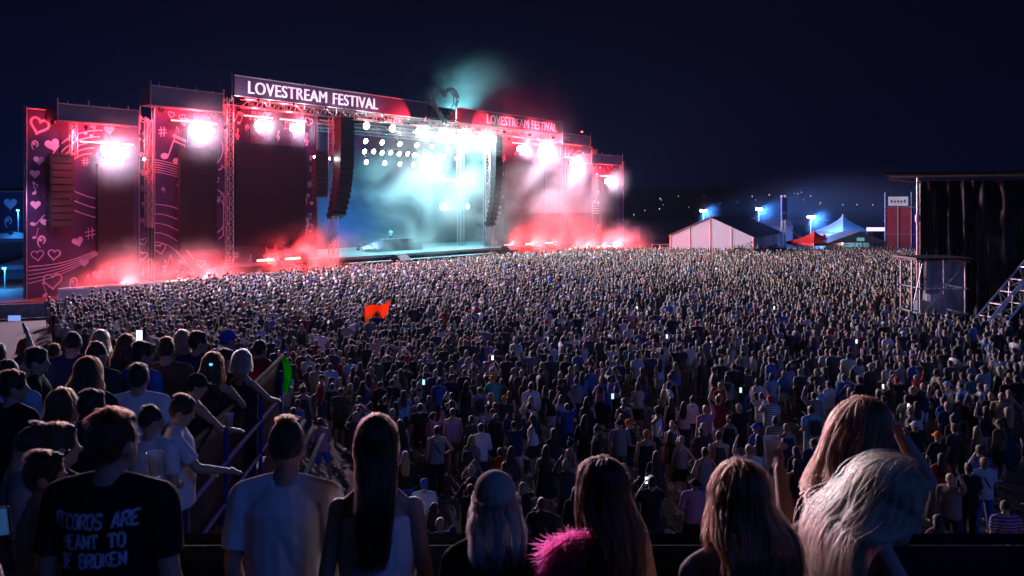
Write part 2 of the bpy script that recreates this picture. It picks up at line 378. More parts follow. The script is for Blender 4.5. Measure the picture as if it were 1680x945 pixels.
def m_screenwall(mb, W):
    scatter(mb, .1, W-.1, 14.1, 17.4, 13, 21, .8, 1.4); clef(mb, W-1.9, 6.2, 4.4); note(mb, W-2.6, 11.2, 1.4); sharp(mb, W-2.6, 9.6, 1.0); scatter(mb, W-1.6, W-.1, 4.5, 13.5, 9, 22, .5, 1.0)
    scatter(mb, .1, W-3, 1.0, 3.2, 9, 23, .7, 1.2)
def m_right_inner(mb, W):
    for i, r_ in enumerate((4.4, 3.6, 2.9, 2.2)): arc(mb, 4.6, 12.2, r_, 90, 240, .12, 1.1, (.1, W-.1, .5, 16.4)); arc(mb, 4.6, 5.4, r_*.8, 100, 230, .1, 1, (.1, W-.1, .5, 16.4))
    stave(mb, .4, 8.4, W*.5, 8.0, 5, .3, .2, .2, .07); scatter(mb, .2, 2.4, 1, 5, 6, 31, .6, 1.1); scatter(mb, 2, W, 13.5, 16.2, 6, 32, .6, 1.0)
def m_right_outer(mb, W):
    heart(mb, 1.4, 12.2, .6); beam_note(mb, .9, 8.1, 2.0, -.2); stave(mb, .2, 7.2, 4.5, 6.4, 6, .42, .36, .3, .09); beam_note(mb, .9, 2.6, 2.0, -.35); heart(mb, 4.2, 1.3, .8, 0, .13); scatter(mb, 5, W-.2, .4, 4, 4, 41, .6, 1.2); scatter(mb, .3, W, 12.8, 14.6, 6, 42, .5, .9)
wall('wing_wall', -48.3, -39.1, 0, 15.3, 0, 'outermost near wing wall of dark print with pink hearts and big arcs', m_outer)
wall('wing_wall', -39.05, -37.95, 0, 15.3, 0.6, 'narrow printed strip wall of notes between the two near wings', m_side)
wall('wing_wall', -37.9, -30.8, 0, 17.0, -0.4, 'inner near wing wall printed with curved stave lines beside the big screen', m_inner)
wall('wing_wall', -30.2, -18.2, 0.8, 17.6, 1.6, 'printed wall with tall treble clef behind the big black screen', m_screenwall)
wall('wing_wall', 12.6, 27.2, 0.8, 17.6, 3.0, 'printed back wall in smoke between stage opening and far wings', lambda mb, W: (scatter(mb, .2, W-.2, 1, 17, 26, 51, .8, 1.6)))
wall('wing_wall', 27.6, 35.3, 0, 16.8, -0.4, 'inner far wing wall with pink concentric arcs beside stage smoke', m_right_inner)
wall('wing_wall', 35.9, 45.9, 0, 14.6, 0, 'outermost far wing wall with stave lines and a heart', m_right_outer)
def header(s0, s1, z0, z1, y0, y1, label):
    s0, s1 = VS(s0, y0), VS(s1, y0)
    r = sempty('roof_header', (s0, y0, z0), label, 'stage header')
    mb = MB(); mb.box(((s1-s0)/2, (y1-y0)/2, (z1-z0)/2), (s1-s0, y1-y0, z1-z0)); mb.build('fascia', M_header, r, bevel=.03)
    fr = MB(); W, H_ = s1-s0, z1-z0
    for z in (-.06, H_+.06): fr.tube((-.1, -.08, z), (W+.1, -.08, z), .06)
    for x in (-.06, W+.06): fr.tube((x, -.08, -.3), (x, -.08, H_+.5), .06)
    for k in range(4): fr.tube((W*(k+.5)/4, .2, H_), (W*(k+.5)/4, .2, H_+random.uniform(.2, .6)), .05)
    fr.build('edge_pipe', M_steel, r)
    return r
header(-45.9, -39.1, 14.35, 15.6, -2.4, -.2, 'low grey roof header on the outermost near wing')
header(-38.0, -30.8, 16.3, 17.9, -2.6, -.6, 'grey roof header on the inner near wing beside the lettered banner')
header(27.5, 35.4, 16.8, 18.2, -2.6, -.6, 'grey roof header on inner far wing beyond the red lit banner')
header(35.8, 45.6, 14.2, 15.6, -2.4, -.2, 'low grey roof header on the outermost far wing')
# roof, deck, back wall
r = sempty('stage_deck', (-30, 0, 0), 'wide grey stage deck with black skirt under the roof', 'stage')
mb = MB(); mb.box((29, 8.0, 1.55), (58, 17, .3)); mb.build('deck', M_deck, r, bevel=.03)
mb = MB(); mb.box((29, 8.2, .7), (57.6, 16.4, 1.39)); mb.build('skirt', M_blackcloth, r)
mb = MB()
for k in range(40): mb.box((14+random.uniform(0, 27), -.55-.3*random.random(), random.uniform(.25, 1.2)), (random.uniform(.5, 1.6), .05, .05))
mb.build('front_fitting', M_alu, r)
mb = MB(); mb.box((27, -.95, 1.0), (26, .9, .12)); mb.build('thrust_step', M_white, r, bevel=.02)
mb = MB(); mb.box((28, .15, 9.2), (56, .3, 17.2))
sbuild(mb, 'stage_backdrop', mat('black_backdrop', (0.03,0.05,0.075), .8, nscale=.4), 'dark backdrop cloth hanging behind the stage lights', 'backdrop', (-28.5, 15.4, 0))
mb = MB(); mb.box((28.2, 7.6, .2), (56.6, 15.6, .4))
for k in range(9): mb.box((1+k*6.8, 7.6, -.25), (.25, 15.2, .35))
sbuild(mb, 'stage_roof', M_black, 'flat black stage roof carried on trusses above the deck', 'roof', (-29, 0, 18.3))
# banner with lettering
def text_mesh(txt, size, bold=.02, spacing=1.05):
    c = bpy.data.curves.new('t', 'FONT'); c.body = txt; c.size = size; c.offset = bold; c.space_character = spacing; c.extrude = .012; c.resolution_u = 4
    o = bpy.data.objects.new('t', c); COL.objects.link(o); dg = bpy.context.evaluated_depsgraph_get()
    me = bpy.data.meshes.new_from_object(o.evaluated_get(dg)); bpy.data.objects.remove(o)
    return me
r = sempty('banner_sign', (-30.5, -1.6, 18.15), 'long dark banner along the roof edge lettered LOVESTREAM FESTIVAL twice', 'banner')
mb = MB(); W = 55.6
for x0, x1 in ((0, 26.6), (32.2, W)): mb.box(((x0+x1)/2, .15, .93), (x1-x0, .3, 1.86))
mb.build('banner_panel', M_banner, r, bevel=.02)
mb = MB(); mb.box((29.4, .5, .93), (5.6, .2, 1.5)); mb.build('centre_panel', M_black, r)
mb = MB()
for z in (-.06, 1.92):
    for x0, x1 in ((-.05, 26.6), (32.2, W)): mb.tube((x0, -.05, z), (x1, -.05, z), .06)
for k in range(14):
    x = k*W/13.001
    if not 26.6 < x < 32.2: mb.tube((x, .45, -.6), (x, .45, 2.2), .04)
mb.build('edge_trim', M_alu, r)
for x0, sx, word in ((1.5, 9.6, 'LOVESTREAM'), (11.95, 6.45, 'FESTIVAL'), (37.9, 9.2, 'LOVESTREAM'), (47.9, 6.1, 'FESTIVAL')):
    me = text_mesh(word, 1.75, 0.0); xs = [v.co.x for v in me.vertices]; k = sx/(max(xs)-min(xs)); xm = min(xs)
    me.transform(Matrix.Translation((x0, -.045, .33)) @ Matrix.Rotation(R(90), 4, 'X') @ Matrix.Diagonal((k, 1.0, 1, 1)) @ Matrix.Translation((-xm, 0, 0)))
    n_ = len(me.vertices); base = [v.co.copy() for v in me.vertices]; pf = [tuple(p.vertices) for p in me.polygons]; vs_, fs_ = [], []
    for q_, dx in enumerate((-.045, -.022, 0, .022, .045)):
        fs_ += [tuple(i+len(vs_) for i in f_) for f_ in pf]; vs_ += [b_+Vector((dx, -.003*q_, 0)) for b_ in base]
    me = bpy.data.meshes.new('lettering'); me.from_pydata(vs_, [], fs_); me.materials.append(M_letter)
    o = bpy.data.objects.new('lettering', me); COL.objects.link(o); o.parent = r
# heart truss
r = sempty('heart_truss', (-1.6, -2.2, 17.6), 'heart shaped metal truss standing over the middle of the banner', 'heart sign')
hp = [Vector((x, 0, z+1.55)) for x, z in heart_pts(2.75, 30)]; mb = MB(); zz = min(p.z for p in hp)
hp = [p-Vector((0, 0, zz)) for p in hp]; cen = Vector((0, 0, 2.3))
inn = [cen+(p-cen)*.82 for p in hp]
for dy in (-.22, .22):
    o_ = Vector((0, dy, 0)); mb.path([p+o_ for p in hp]+[hp[0]+o_], .05); mb.path([p+o_ for p in inn]+[inn[0]+o_], .05)
    for i in range(30): mb.tube(hp[i]+o_, inn[i-1 if i % 2 else i]+o_, .03, n=4); mb.tube(inn[i]+o_, hp[i-1 if i % 2 else i]+o_, .03, n=4)
for i in range(30): mb.tube(hp[i]-Vector((0, .22, 0)), hp[i]+Vector((0, .22, 0)), .03, n=4)
mb.tube((0, 0, 3.5), (0, 0, 6.1), .03); mb.build('truss', mat('dark_truss',(.16,.17,.2),.45,.5), r)
mb = MB()
for i in range(0, 30): mb.box((hp[i]+inn[i])/2+Vector((0, -.3, 0)), (.2, .12, .2))
mb.build('pixel_lamp', mat('dim_lamp', emit=(.5, .75, 1), estr=.12), r)
# trusses and columns
def truss_thing(p0, p1, w, label, r=.05, step=None):
    mb = MB(); p0_, p1_ = Vector(p0), Vector(p1); truss(mb, (0, 0, 0), p1_-p0_, w, r, step)
    return sbuild(mb, 'truss', M_alu, label, 'truss', p0)
truss_thing((-29, -.6, 17.6), (27, -.6, 17.6), .8, 'long horizontal truss under the roof banner holding the front lights', .055, 1.0)
truss_thing((-17.5, -.4, 0), (-17.5, -.4, 17.2), .75, 'tall truss column beside the big curved speaker hang')
truss_thing((9.5, -.4, 0), (9.5, -.4, 17.2), .9, 'tall bright truss column at the far side of the stage opening')
truss_thing((-30.5, -.5, 0), (-30.5, -.5, 18.0), .7, 'truss column at the near corner of the banner')
truss_thing((27.4, -.5, 0), (27.4, -.5, 18.0), .8, 'truss column at the far corner of the banner')
truss_thing((-38.5, -.6, 5.5), (-38.5, -.6, 15.2), .5, 'short truss hanging between the two near wings')
truss_thing((-45.2, -1.2, 11.6), (-45.2, -1.2, 15.0), .45, 'short truss piece under the outermost near header')
truss_thing((43.8, -1.0, 10.8), (43.8, -1.0, 15.0), .5, 'short truss piece under the outermost far header')
truss_thing((35.6, -.9, 9), (35.6, -.9, 16.6), .5, 'truss piece between the two far wings')
for y, l in ((5.5, 'truss bar carrying the first row of small lights inside the roof'), (9, 'truss bar carrying the second row of small lights inside the roof'), (12.5, 'truss bar carrying the deepest row of small lights inside the roof')):
    truss_thing((-16, y, 17.3), (24, y, 17.3), .5, l, .04, .8)
r = sempty('lamp_tower', (11.8, 7, 1.7), 'cross shaped truss tower with four bright lamps on stage', 'light tower')
mb = MB(); truss(mb, (0, 0, 0), (0, 0, 15), .7, .045, .8); mb.build('mast', M_alu, r)
for z in (5.3, 9.4):
    mb = MB(); truss(mb, (-4.6, 0, z), (1.4, 0, z), .35, .03, .5); mb.build('cross_arm', M_alu, r)
# screens
def screen(s0, s1, z0, z1, y, label):
    s0, s1 = VS(s0, y), VS(s1, y)
    r = sempty('video_screen', (s0, y, z0), label, 'screen'); W, H_ = s1-s0, z1-z0
    mb = MB(); mb.box((W/2, .2, H_/2), (W, .4, H_)); mb.build('cabinet', M_black, r, bevel=.03)
    mb = MB(); nx, nz = max(1, round(W)), max(1, round(H_))
    for i in range(nx):
        for k in range(nz): mb.box(((i+.5)*W/nx, -.02, (k+.5)*H_/nz), (W/nx-.004, .04, H_/nz-.004))
    mb.build('panel_face', M_screen, r)
    for x in (W*.2, W*.8): mb = MB(); mb.tube((x, .2, H_), (x, .2, H_+1.6), .05); mb.build('hanging_bar', M_black, r)
screen(-42.7, -39.6, 3.6, 11.0, -1.4, 'dark narrow screen under the outermost near bright lamp')
screen(-35.2, -31.4, 3.4, 12.8, -1.6, 'tall dark screen hanging on the inner near wing')
screen(-29.3, -20.9, 3.4, 13.8, .6, 'largest black screen under the banner lettering')
screen(29.0, 33.8, 2.8, 12.9, -1.6, 'tall dark screen on the inner far wing in smoke')
screen(38.8, 43.8, 1.0, 11.0, -1.4, 'dark screen on the outermost far wing')
screen(13.6, 22.0, 3.4, 13.8, 1.6, 'wide dark screen veiled by white smoke at far side')
# speakers
def line_array(s, y, ztop, n, ch, W, curve, label, D=.7):
    r = sempty('line_array', (VS(s, y), y, ztop), label, 'speaker hang')
    mb = MB(); mb.box((0, 0, .12), (W*.9, D, .16)); mb.tube((0, 0, .2), (0, 0, 1.3), .05); mb.build('fly_bar', M_black, r)
    z, yy, a = 0, 0, 0
    for k in range(n):
        a = curve*(k/n)**2; rot = Matrix.Rotation(-a, 3, 'X'); mb = MB()
        c = Vector((0, yy, z-ch/2)); mb.box(c, (W, D, ch*.94), rot); cb = mb.build('speaker_cabinet', M_black, r)
        mb = MB(); mb.box(c+rot @ Vector((0, -D/2-.02, 0)), (W*.86, .03, ch*.7), rot); mb.build('grille', M_blackcloth, cb)
        z -= ch*math.cos(a); yy += ch*math.sin(a)
line_array(-15.6, -1.8, 16.9, 16, .68, 1.9, .5, 'big curved black speaker hang at the near edge of the stage opening', 1.1)
line_array(11.6, -1.8, 16.8, 18, .68, 1.4, .4, 'curved speaker hang lit pale in smoke beside far truss column')
line_array(-19.0, -.6, 13.2, 8, .6, 1.6, .12, 'short black speaker hang between the big screen and truss column')
line_array(-45.7, -.8, 11.5, 10, .58, 1.9, .05, 'black speaker hang on the heart printed outermost near wall')
# ------------------------------------------------------------------ stage lamps
def fixture(name, pos, aim, label, cat, group, size, lens_m, watt, color, kind='SPOT', cone=150, px=None, blend=.7):
    """housing, lens, yoke; front looks along local -Y; aim = stage-frame direction"""
    if px: pos = (PXS(px, pos[1]), pos[1], pos[2])
    a = sdir(aim); rz = math.atan2(a.x, -a.y) if abs(a.x)+abs(a.y) > .01 else 0
    tilt = math.atan2(a.z, math.hypot(a.x, a.y))
    r = empty(name, SP(*pos), rz, label, cat, group); rt = Matrix.Rotation(-tilt, 3, 'X')
    mb = MB(); mb.tube(rt @ Vector((0, .55*size, 0)), rt @ Vector((0, 0, 0)), size*.3, size*.5, 10); mb.build('housing', M_black, r)
    mb = MB(); n = 10; f = rt @ Vector((0, -.012, 0)); mb.tube(f+rt @ Vector((0, .01, 0)), f, size*.44, size*.44, 10); mb.build('lens', lens_m, r)
    mb = MB()
    for x in (-.56, .56): mb.tube((x*size, 0, 0), (x*size, 0, size*.9), size*.05, n=4)
    mb.tube((-.56*size, 0, size*.9), (.56*size, 0, size*.9), size*.05, n=4); mb.tube((0, 0, size*.9), (0, 0, size*1.3), size*.05, n=4); mb.build('yoke', M_black, r)
    if watt: lamp(kind, name+'_light', f+rt @ Vector((0, -.06, 0)), watt, color, r, size*.3, rt @ Vector((0, -1, 0)), cone, blend)
    return r
def bar_lamp(pos, L, label, group=None, m=None, watt=0, color=(1, .1, .1), r_=.07, kind='SPOT'):
    r = sempty('light_bar', pos, label, 'light bar', group)
    mb = MB(); mb.box((0, .09, 0), (L, .14, .2)); mb.build('housing', M_black, r)
    mb = MB(); mb.tube((-L/2+.04, -.03, 0), (L/2-.04, -.03, 0), r_, n=6); mb.build('tube', m or M_redbar, r)
    if watt: lamp(kind, 'light_bar_light', (0, -.3, .1), watt, color, r, .25, (0, -1, .05), 125, 1.0)
    return r
WARMW = (.83, .72, 1.0); COOLW = (.84, .92, 1.0)
WING = []
# audience blinders on the wings, each with its red bar above
for px, y, z, wt, lab in [(175, -1.7, 12.0, 1.5, 'outermost near wing above the narrow dark screen'), (318, -1.9, 14.4, 1.4, 'inner near wing above the tall dark screen'),
        (423, -.9, 15.6, .8, 'left end above the largest black screen'), (480, -.9, 15.6, .8, 'right end above the largest black screen'),
        (851, -.4, 15.6, .7, 'first lamp beyond the far truss column under the red lit banner'), (886, -.4, 15.7, .7, 'second lamp beyond the far truss column under the red lit banner'),
        (938, -1.9, 14.0, 1.0, 'inner far wing above the tall dark screen'), (995, -1.7, 11.5, 1.2, 'outermost far wing above the dark screen')]:
    pos = (PXS(px, y), y, z); WING.append((pos, wt))
    fixture('blinder_light', pos, (0, -1, -.22), 'blazing white audience lamp, '+lab, 'stage lamp', 'white audience lamps on the wings', 1.0 if wt >= 1 else .85, M_lens, LAMP['blind']*wt, WARMW)
    bar_lamp((pos[0], pos[1]-.1, pos[2]+.75), 4.6 if wt >= 1 else 3.4, 'red light bar over '+lab, 'red light bars under the headers', None, 6500 if wt >= 1 else 3000, (1, .03, .045), .07, 'POINT')
# front row under the roof
ordn = ['first', 'second', 'third', 'fourth', 'fifth', 'sixth']
for i, px in enumerate((601, 644, 686, 722, 754, 787)):
    s = PXS(px, -.8)
    fixture('roof_lamp', (s, -.8, 16.6), (0, -1, -.25), ordn[i]+' big white lamp from the curved speaker hang along the front roof truss', 'stage lamp', 'white lamps along the front roof truss', .95, M_lens, LAMP['roof'], COOLW)
    bar_lamp((s, -.9, 17.25), 3.0, 'red light bar over the '+ordn[i]+' front roof lamp from the speaker hang', 'red light bars under the headers')
# grid of small lamps deeper in the roof
for y, z, pxs, rown in ((5.5, 15.5, (600, 627, 656, 684, 709, 734, 759), 'top'), (9, 14.5, (598, 627, 655, 680, 703, 728, 750), 'middle'), (12.5, 13.4, (601, 631, 656, 678, 704), 'lowest'), (13.5, 15.0, (613, 641, 669, 695, 720), 'rearmost')):
    for px in pxs:
        fixture('roof_spot', (PXS(px, y), y, z), (0, -1, -.35), 'small round white lamp in the %s row of the lamp grid inside the roof' % rown, 'stage lamp', 'small lamps in the roof grid, %s row' % rown, .72, M_lens_cool, LAMP['grid'], (.62, .93, 1.0), cone=130)
for x, z, l in ((-4.4, 9.75, 'upper arm tip'), (1.1, 9.75, 'upper arm by the mast'), (-4.4, 5.65, 'lower arm tip'), (1.1, 5.65, 'lower arm by the mast')):
    fixture('tower_lamp', (11.8+x, 6.6, 1.7+z), (0, -1, -.1), 'round white lamp on the cross shaped tower, '+l, 'stage lamp', 'lamps on the cross shaped tower', .75, M_lens_cool, LAMP['tower'], COOLW)
# cyan washes inside the stage
for i, (s, y, z, aim) in enumerate(((-13, 4, 16.3, (.35, .15, -1)), (-6, 3.5, 16.4, (.1, .25, -1)), (4, 3.5, 16.4, (0, .2, -1)), (12, 4, 16.3, (-.2, .2, -1)), (17, 5, 16.0, (-.1, -.1, -1)))):
    fixture('wash_light', (s, y, z), aim, ordn[i]+' teal wash lamp from the speaker hang, pointing down at the deck', 'stage lamp', 'teal wash lamps inside the roof', .5, glow('cyan_lamp', (.25, .9, 1), 12), LAMP['cyan'], (.06, .62, .72), cone=95)
fixture('wash_light', (9, 5, 19.4), (.1, .3, 1), 'added teal lamp on top of the roof tinting the smoke above it', 'stage lamp', None, .5, MATS['cyan_lamp'], 30000, (.25, .75, .85), cone=140)  # added lamp: the roof slab blocks stage light from the smoke above
for s, y, z, lab in ((-47.2, -3.4, 8.2, 'before the heart column of the outermost near wing'), (-43.6, -3.2, 13.6, 'under the outermost near header'), (-37.2, -3.4, 15.8, 'at the outer end of the inner near header'), (-31.8, -3.4, 15.8, 'at the inner end of the inner near header'), (-19.2, -1.4, 16.6, 'above the treble clef wall'), (38, -3.2, 13.4, 'under the outermost far header'), (31, -3.4, 15.8, 'under the inner far header')):
    fixture('lilac_fill', (VS(s, y), y, z), (.05, .8, -.6), 'added small lilac fill lamp '+lab, 'stage lamp', 'added lilac fill lamps facing the printed walls', .24, glow('lilac_fill_lens', (1, .45, .8), 3), 480, (1.0, .38, .8), cone=130, blend=1)  # fill lamps added to brighten the printed motifs
# blue beam towards the DJ
fixture('beam_light', (-10.6, 3.4, 2.25), (1, .18, .1), 'small blue white beam lamp on the deck aimed at the performer', 'stage lamp', None, .4, M_lens_cool, 30000, (.25, .45, 1.0), cone=20, blend=.4)
fixture('beam_light', (-5.2, 9.5, 2.0), (.5, .5, .7), 'blue lamp on the deck behind the performer desk', 'stage lamp', None, .4, glow('blue_lamp', (.1, .3, 1), 20), 9000, (.03, .16, 1.0), cone=120)
# red lamps: floor bars and washes of the printed walls
for s, y, z, lab in ((-43.2, -3.0, .7, 'first of two on the ground before outermost near wing'), (-40.7, -3.0, .7, 'second of two on the ground before outermost near wing'),
        (-35.6, -3.2, .8, 'first of two on the ground before inner near wing'), (-32.8, -3.2, .8, 'second of two on the ground before inner near wing'),
        (-26.0, -.6, 1.95, 'under the largest black screen, nearer end'), (-22.6, -.6, 1.95, 'under the largest black screen, farther end'),
        (14.0, -.6, 1.9, 'at the foot of the smoke beside far truss column'), (19.0, -.6, 1.9, 'between far truss column and inner far wing'), (24.0, -.8, 1.9, 'at the edge of the inner far wing'), (29.5, -2.6, .9, 'before inner far wing, nearer one'), (33.0, -2.6, .9, 'before inner far wing, farther one'),
        (38.5, -2.6, .9, 'before outermost far wing, nearer one'), (42.0, -2.6, .9, 'before outermost far wing, farther one')):
    bar_lamp((VS(s, y), y, z), 1.9, 'glowing red floor light bar '+lab, 'red light bars on the floor', glow('red_floor_bar', (1, .22, .16), 14), LAMP['redfloor']*(1.0 if s < 10 else 1.6), (1, .035, .04), .1)
for s, y, z, aim, lab in ((-46.3, -1.6, 14.2, (-.4, .9, .1), 'by the top corner of outermost near wing'), (-43.6, -1.2, 14.0, (.1, .9, -.3), 'under outermost near header'), (-38.9, -1.4, 13.6, (.2, .9, -.2), 'in the gap between near wings'), (-37.0, -1.9, 15.9, (.1, .9, -.3), 'under inner near header, outer end'), (-32.0, -1.8, 15.8, (-.1, .9, -.3), 'under inner near header, inner end'),
        (-29.0, -.6, 16.9, (.1, .9, -.2), 'over outer corner of the largest screen'), (-25.0, -.6, 16.9, (0, .9, -.15), 'over middle of the largest screen'), (-20.0, -.6, 16.9, (0, .9, -.2), 'over inner corner of the largest screen'),
        (-2.6, -3.3, 17.8, (-.85, .55, .2), 'clamped beside the heart truss, near side'), (3.2, -3.3, 18.1, (.85, .55, .12), 'clamped beside the heart truss, far side'), (13, -5.5, 17.0, (.05, .96, .2), 'under the far banner, first'), (19, -5.5, 17.0, (.05, .96, .2), 'under the far banner, second'), (25, -5.5, 17.0, (.05, .96, .2), 'under the far banner, third'),
        (29.5, -5.5, 17.0, (.05, .96, .2), 'under the far banner, fourth'), (14.2, -.4, 16.8, (0, .9, -.3), 'above first far lamp under the banner'), (19.0, -.4, 16.8, (0, .9, -.3), 'between the two far lamps under the banner'), (29.5, -1.9, 16.0, (.1, .9, -.3), 'under inner far header'), (36.6, -1.4, 13.9, (.2, .9, -.2), 'under outermost far header, inner end'), (41.0, -1.4, 13.6, (0, .9, -.2), 'under outermost far header, middle'), (-30.5, -1.6, 15, (.1, .9, -.1), 'on the truss column at the near banner corner')):
    fixture('red_spot', (VS(s, y), y, z), aim, 'red stage spot '+lab, 'stage lamp', 'red spots washing the walls and banner', .42, M_redlamp, LAMP['redwash']*(9 if 'heart' in lab else 44 if 'far banner' in lab else 1), (1, .03, .05), cone=62 if 'far banner' in lab else 66 if 'heart' in lab else 110)
for s, z, lab in ((-38.6, 11.6, 'on the truss between the near wings'), (-17.7, 12.6, 'on the truss column beside the speaker hang'), (-19.8, 12.7, 'beside the short speaker hang')):
    fixture('key_lamp', (VS(s, -1.0), -1.0, z), (.3, -1, -.1), 'small white lamp '+lab, 'stage lamp', None, .3, M_lens_cool, 150, COOLW)
r = sempty('roof_beacon', (31.5, -1, 18.2), 'small red beacon on a post above inner far header', 'lamp')
mb = MB(); mb.tube((0, 0, 0), (0, 0, .8), .03, n=4); mb.build('post', M_black, r)
mb = MB(); mb.ell((0, 0, .9), (.16, .16, .12), 8, 5); mb.build('bulb', M_redlamp, r)
mb = MB(); mb.tube((0, 0, 0), (0, 0, 4.6), .05, .02, 4)
sbuild(mb, 'antenna', M_black, 'thin antenna pole rising at the near end of the banner', 'antenna', (-31.0, 0, 18.0))
for i, s in enumerate((-29.5, -25.5, -21.5, -17.5, -13.5)):
    fixture('banner_lamp', (s, -4.0, 17.6), (.05, .75, .65), ordn[i]+' small pinkish lamp on an arm below the lettered near banner', 'stage lamp', 'lamps lighting the near banner', .28, M_lens_cool, 620, (1, .66, .8), cone=110)
# ------------------------------------------------------------------ DJ desk and DJ
r = sempty('dj_desk', (-2.8, 5.6, 1.7), 'dark wide performer desk on a riser at mid stage', 'desk')
mb = MB(); mb.box((0, 0, .5), (8.0, 2.6, 1.0)); mb.build('riser', M_black, r, bevel=.03)
mb = MB(); mb.box((0, -.6, 1.25), (5.6, .9, .5)); mb.build('table', M_black, r, bevel=.03)
mb = MB()
for k in range(6): mb.box((-2.2+k*.85, -.6, 1.54), (.6, .5, .08))
mb.build('mixer', M_steel, r)
# wedge speakers and flight cases on the deck edge
def wedge(pos, label, s=1.0):
    mb = MB(); a, b, c = .6*s, .5*s, .5*s
    mb.add([(-a,-b,0),(a,-b,0),(a,b,0),(-a,b,0),(-a,b,c),(a,b,c),(-a,.1,c),(a,.1,c)], [(0,3,2,1),(2,3,4,5),(4,6,7,5),(0,1,7,6),(1,2,5,7),(0,6,4,3)])
    r = sempty('monitor_speaker', pos, label, 'speaker'); mb.build('cabinet', M_black, r)
    mb = MB(); mb.add([(-a*.9,-b*.85-.0,.1*s),(a*.9,-b*.85,.1*s),(a*.9,.02,c*.92),(-a*.9,.02,c*.92)], [(0,1,2,3)])
    g_ = mb.build('grille', M_steel, r); g_.location = (0, -.05, 0.02); return r
wedge((-24.5, -1.6, 1.2), 'black box speaker in red smoke under the largest screen', 1.3)
wedge((-8.6, -2.0, .9), 'black floor speaker at the deck edge before the performer desk', 1.6)
wedge((12.0, -2.0, 1.2), 'black floor speaker at the deck edge by far truss column', 1.6)
wedge((21.0, -2.2, 1.2), 'black floor speaker in red smoke near inner far wing', 1.3)
# barriers in front of the stage
def barrier(p0, p1, label, m, h=1.15, group=None):
    p0, p1 = Vector(p0), Vector(p1); L = (p1-p0).length
    r = empty('crowd_barrier', p0, math.atan2((p1-p0).y, (p1-p0).x), label, 'barrier', group)
    mb = MB(); mb.box((L/2, 0, h*.48), (L-.04, .04, h*.9)); mb.build('panel', m, r)
    mb = MB(); mb.tube((0, 0, h), (L, 0, h), .04)
    for x in (.02, L-.02): mb.tube((x, 0, 0), (x, 0, h), .035); mb.tube((x, 0, h*.8), (x, .7, .02), .025)
    mb.build('rail', M_alu, r); return r
bl = [SP(-49+i*2.45, -7.6-.02*i, 0) for i in range(9)]
words = ['first', 'second', 'third', 'fourth', 'fifth', 'sixth', 'seventh', 'eighth']
for i in range(8): barrier(bl[i], bl[i+1], words[i]+' pale barrier panel along the near wings, counted from its open end', M_white, 1.35, 'pale barriers before the near wings')
bp = [Vector((-34.5, 52.5, 0))+Vector((2.55, .95, 0))*i for i in range(9)]
for i in range(8): barrier(bp[i], bp[i+1], words[i]+' low metal fence section in the crowd, counted from the paved apron', M_steel, 1.05, 'low fence through the near crowd')
# ------------------------------------------------------------------ smoke
def volume_mat(name, dens, nscale, thr, fall, color=(1, 1, 1), squash=(1, 1, 1), aniso=.15, contrast=3.0, step=1.0, detail=3):
    m = bpy.data.materials.new(name); m.use_nodes = True; t = m.node_tree
    t.nodes.remove(t.nodes['Principled BSDF']); pv = t.nodes.new('ShaderNodeVolumePrincipled'); m.cycles.volume_step_rate = step
    pv.inputs['Color'].default_value = (*color, 1); pv.inputs['Anisotropy'].default_value = aniso
    t.links.new(pv.outputs[0], t.nodes['Material Output'].inputs['Volume'])
    co = t.nodes.new('ShaderNodeTexCoord'); mp = t.nodes.new('ShaderNodeMapping'); mp.inputs['Scale'].default_value = squash
    nz = t.nodes.new('ShaderNodeTexNoise'); nz.inputs['Scale'].default_value = nscale; nz.inputs['Detail'].default_value = detail; nz.inputs['Roughness'].default_value = .58; nz.inputs['Distortion'].default_value = .8
    t.links.new(co.outputs['Object'], mp.inputs[0]); t.links.new(mp.outputs[0], nz.inputs['Vector'])
    mr = t.nodes.new('ShaderNodeMapRange'); mr.inputs[1].default_value = thr; mr.inputs[2].default_value = thr+1/contrast; t.links.new(nz.outputs['Fac'], mr.inputs[0])
    # soft falloff to the box faces from generated coordinates
    sb = t.nodes.new('ShaderNodeVectorMath'); sb.operation = 'SUBTRACT'; sb.inputs[1].default_value = (.5, .5, fall); t.links.new(co.outputs['Generated'], sb.inputs[0])
    dv = t.nodes.new('ShaderNodeVectorMath'); dv.operation = 'DIVIDE'; dv.inputs[1].default_value = (.5, .5, 1-fall); t.links.new(sb.outputs[0], dv.inputs[0])
    ln = t.nodes.new('ShaderNodeVectorMath'); ln.operation = 'LENGTH'; t.links.new(dv.outputs[0], ln.inputs[0])
    fr = t.nodes.new('ShaderNodeMapRange'); fr.interpolation_type = 'SMOOTHSTEP'; fr.inputs[1].default_value = .1; fr.inputs[2].default_value = .97; fr.inputs[3].default_value = 1; fr.inputs[4].default_value = 0
    t.links.new(ln.outputs['Value'], fr.inputs[0]); sq = t.nodes.new('ShaderNodeMath'); sq.operation = 'POWER'; sq.inputs[1].default_value = 1.6; t.links.new(fr.outputs[0], sq.inputs[0])
    mu = t.nodes.new('ShaderNodeMath'); mu.operation = 'MULTIPLY'; t.links.new(mr.outputs[0], mu.inputs[0]); t.links.new(sq.outputs[0], mu.inputs[1])
    m2 = t.nodes.new('ShaderNodeMath'); m2.operation = 'MULTIPLY'; m2.inputs[1].default_value = dens; t.links.new(mu.outputs[0], m2.inputs[0]); t.links.new(m2.outputs[0], pv.inputs['Density'])
    return m
def smoke(s0, s1, y0, y1, z0, z1, m):
    mb = MB(); mb.box(((s1-s0)/2, (y1-y0)/2, (z1-z0)/2), (s1-s0, y1-y0, z1-z0)); o = sbuild(mb, 'stage_smoke', m, loc=(s0, y0, z0)); return tag(o, kind='stuff')
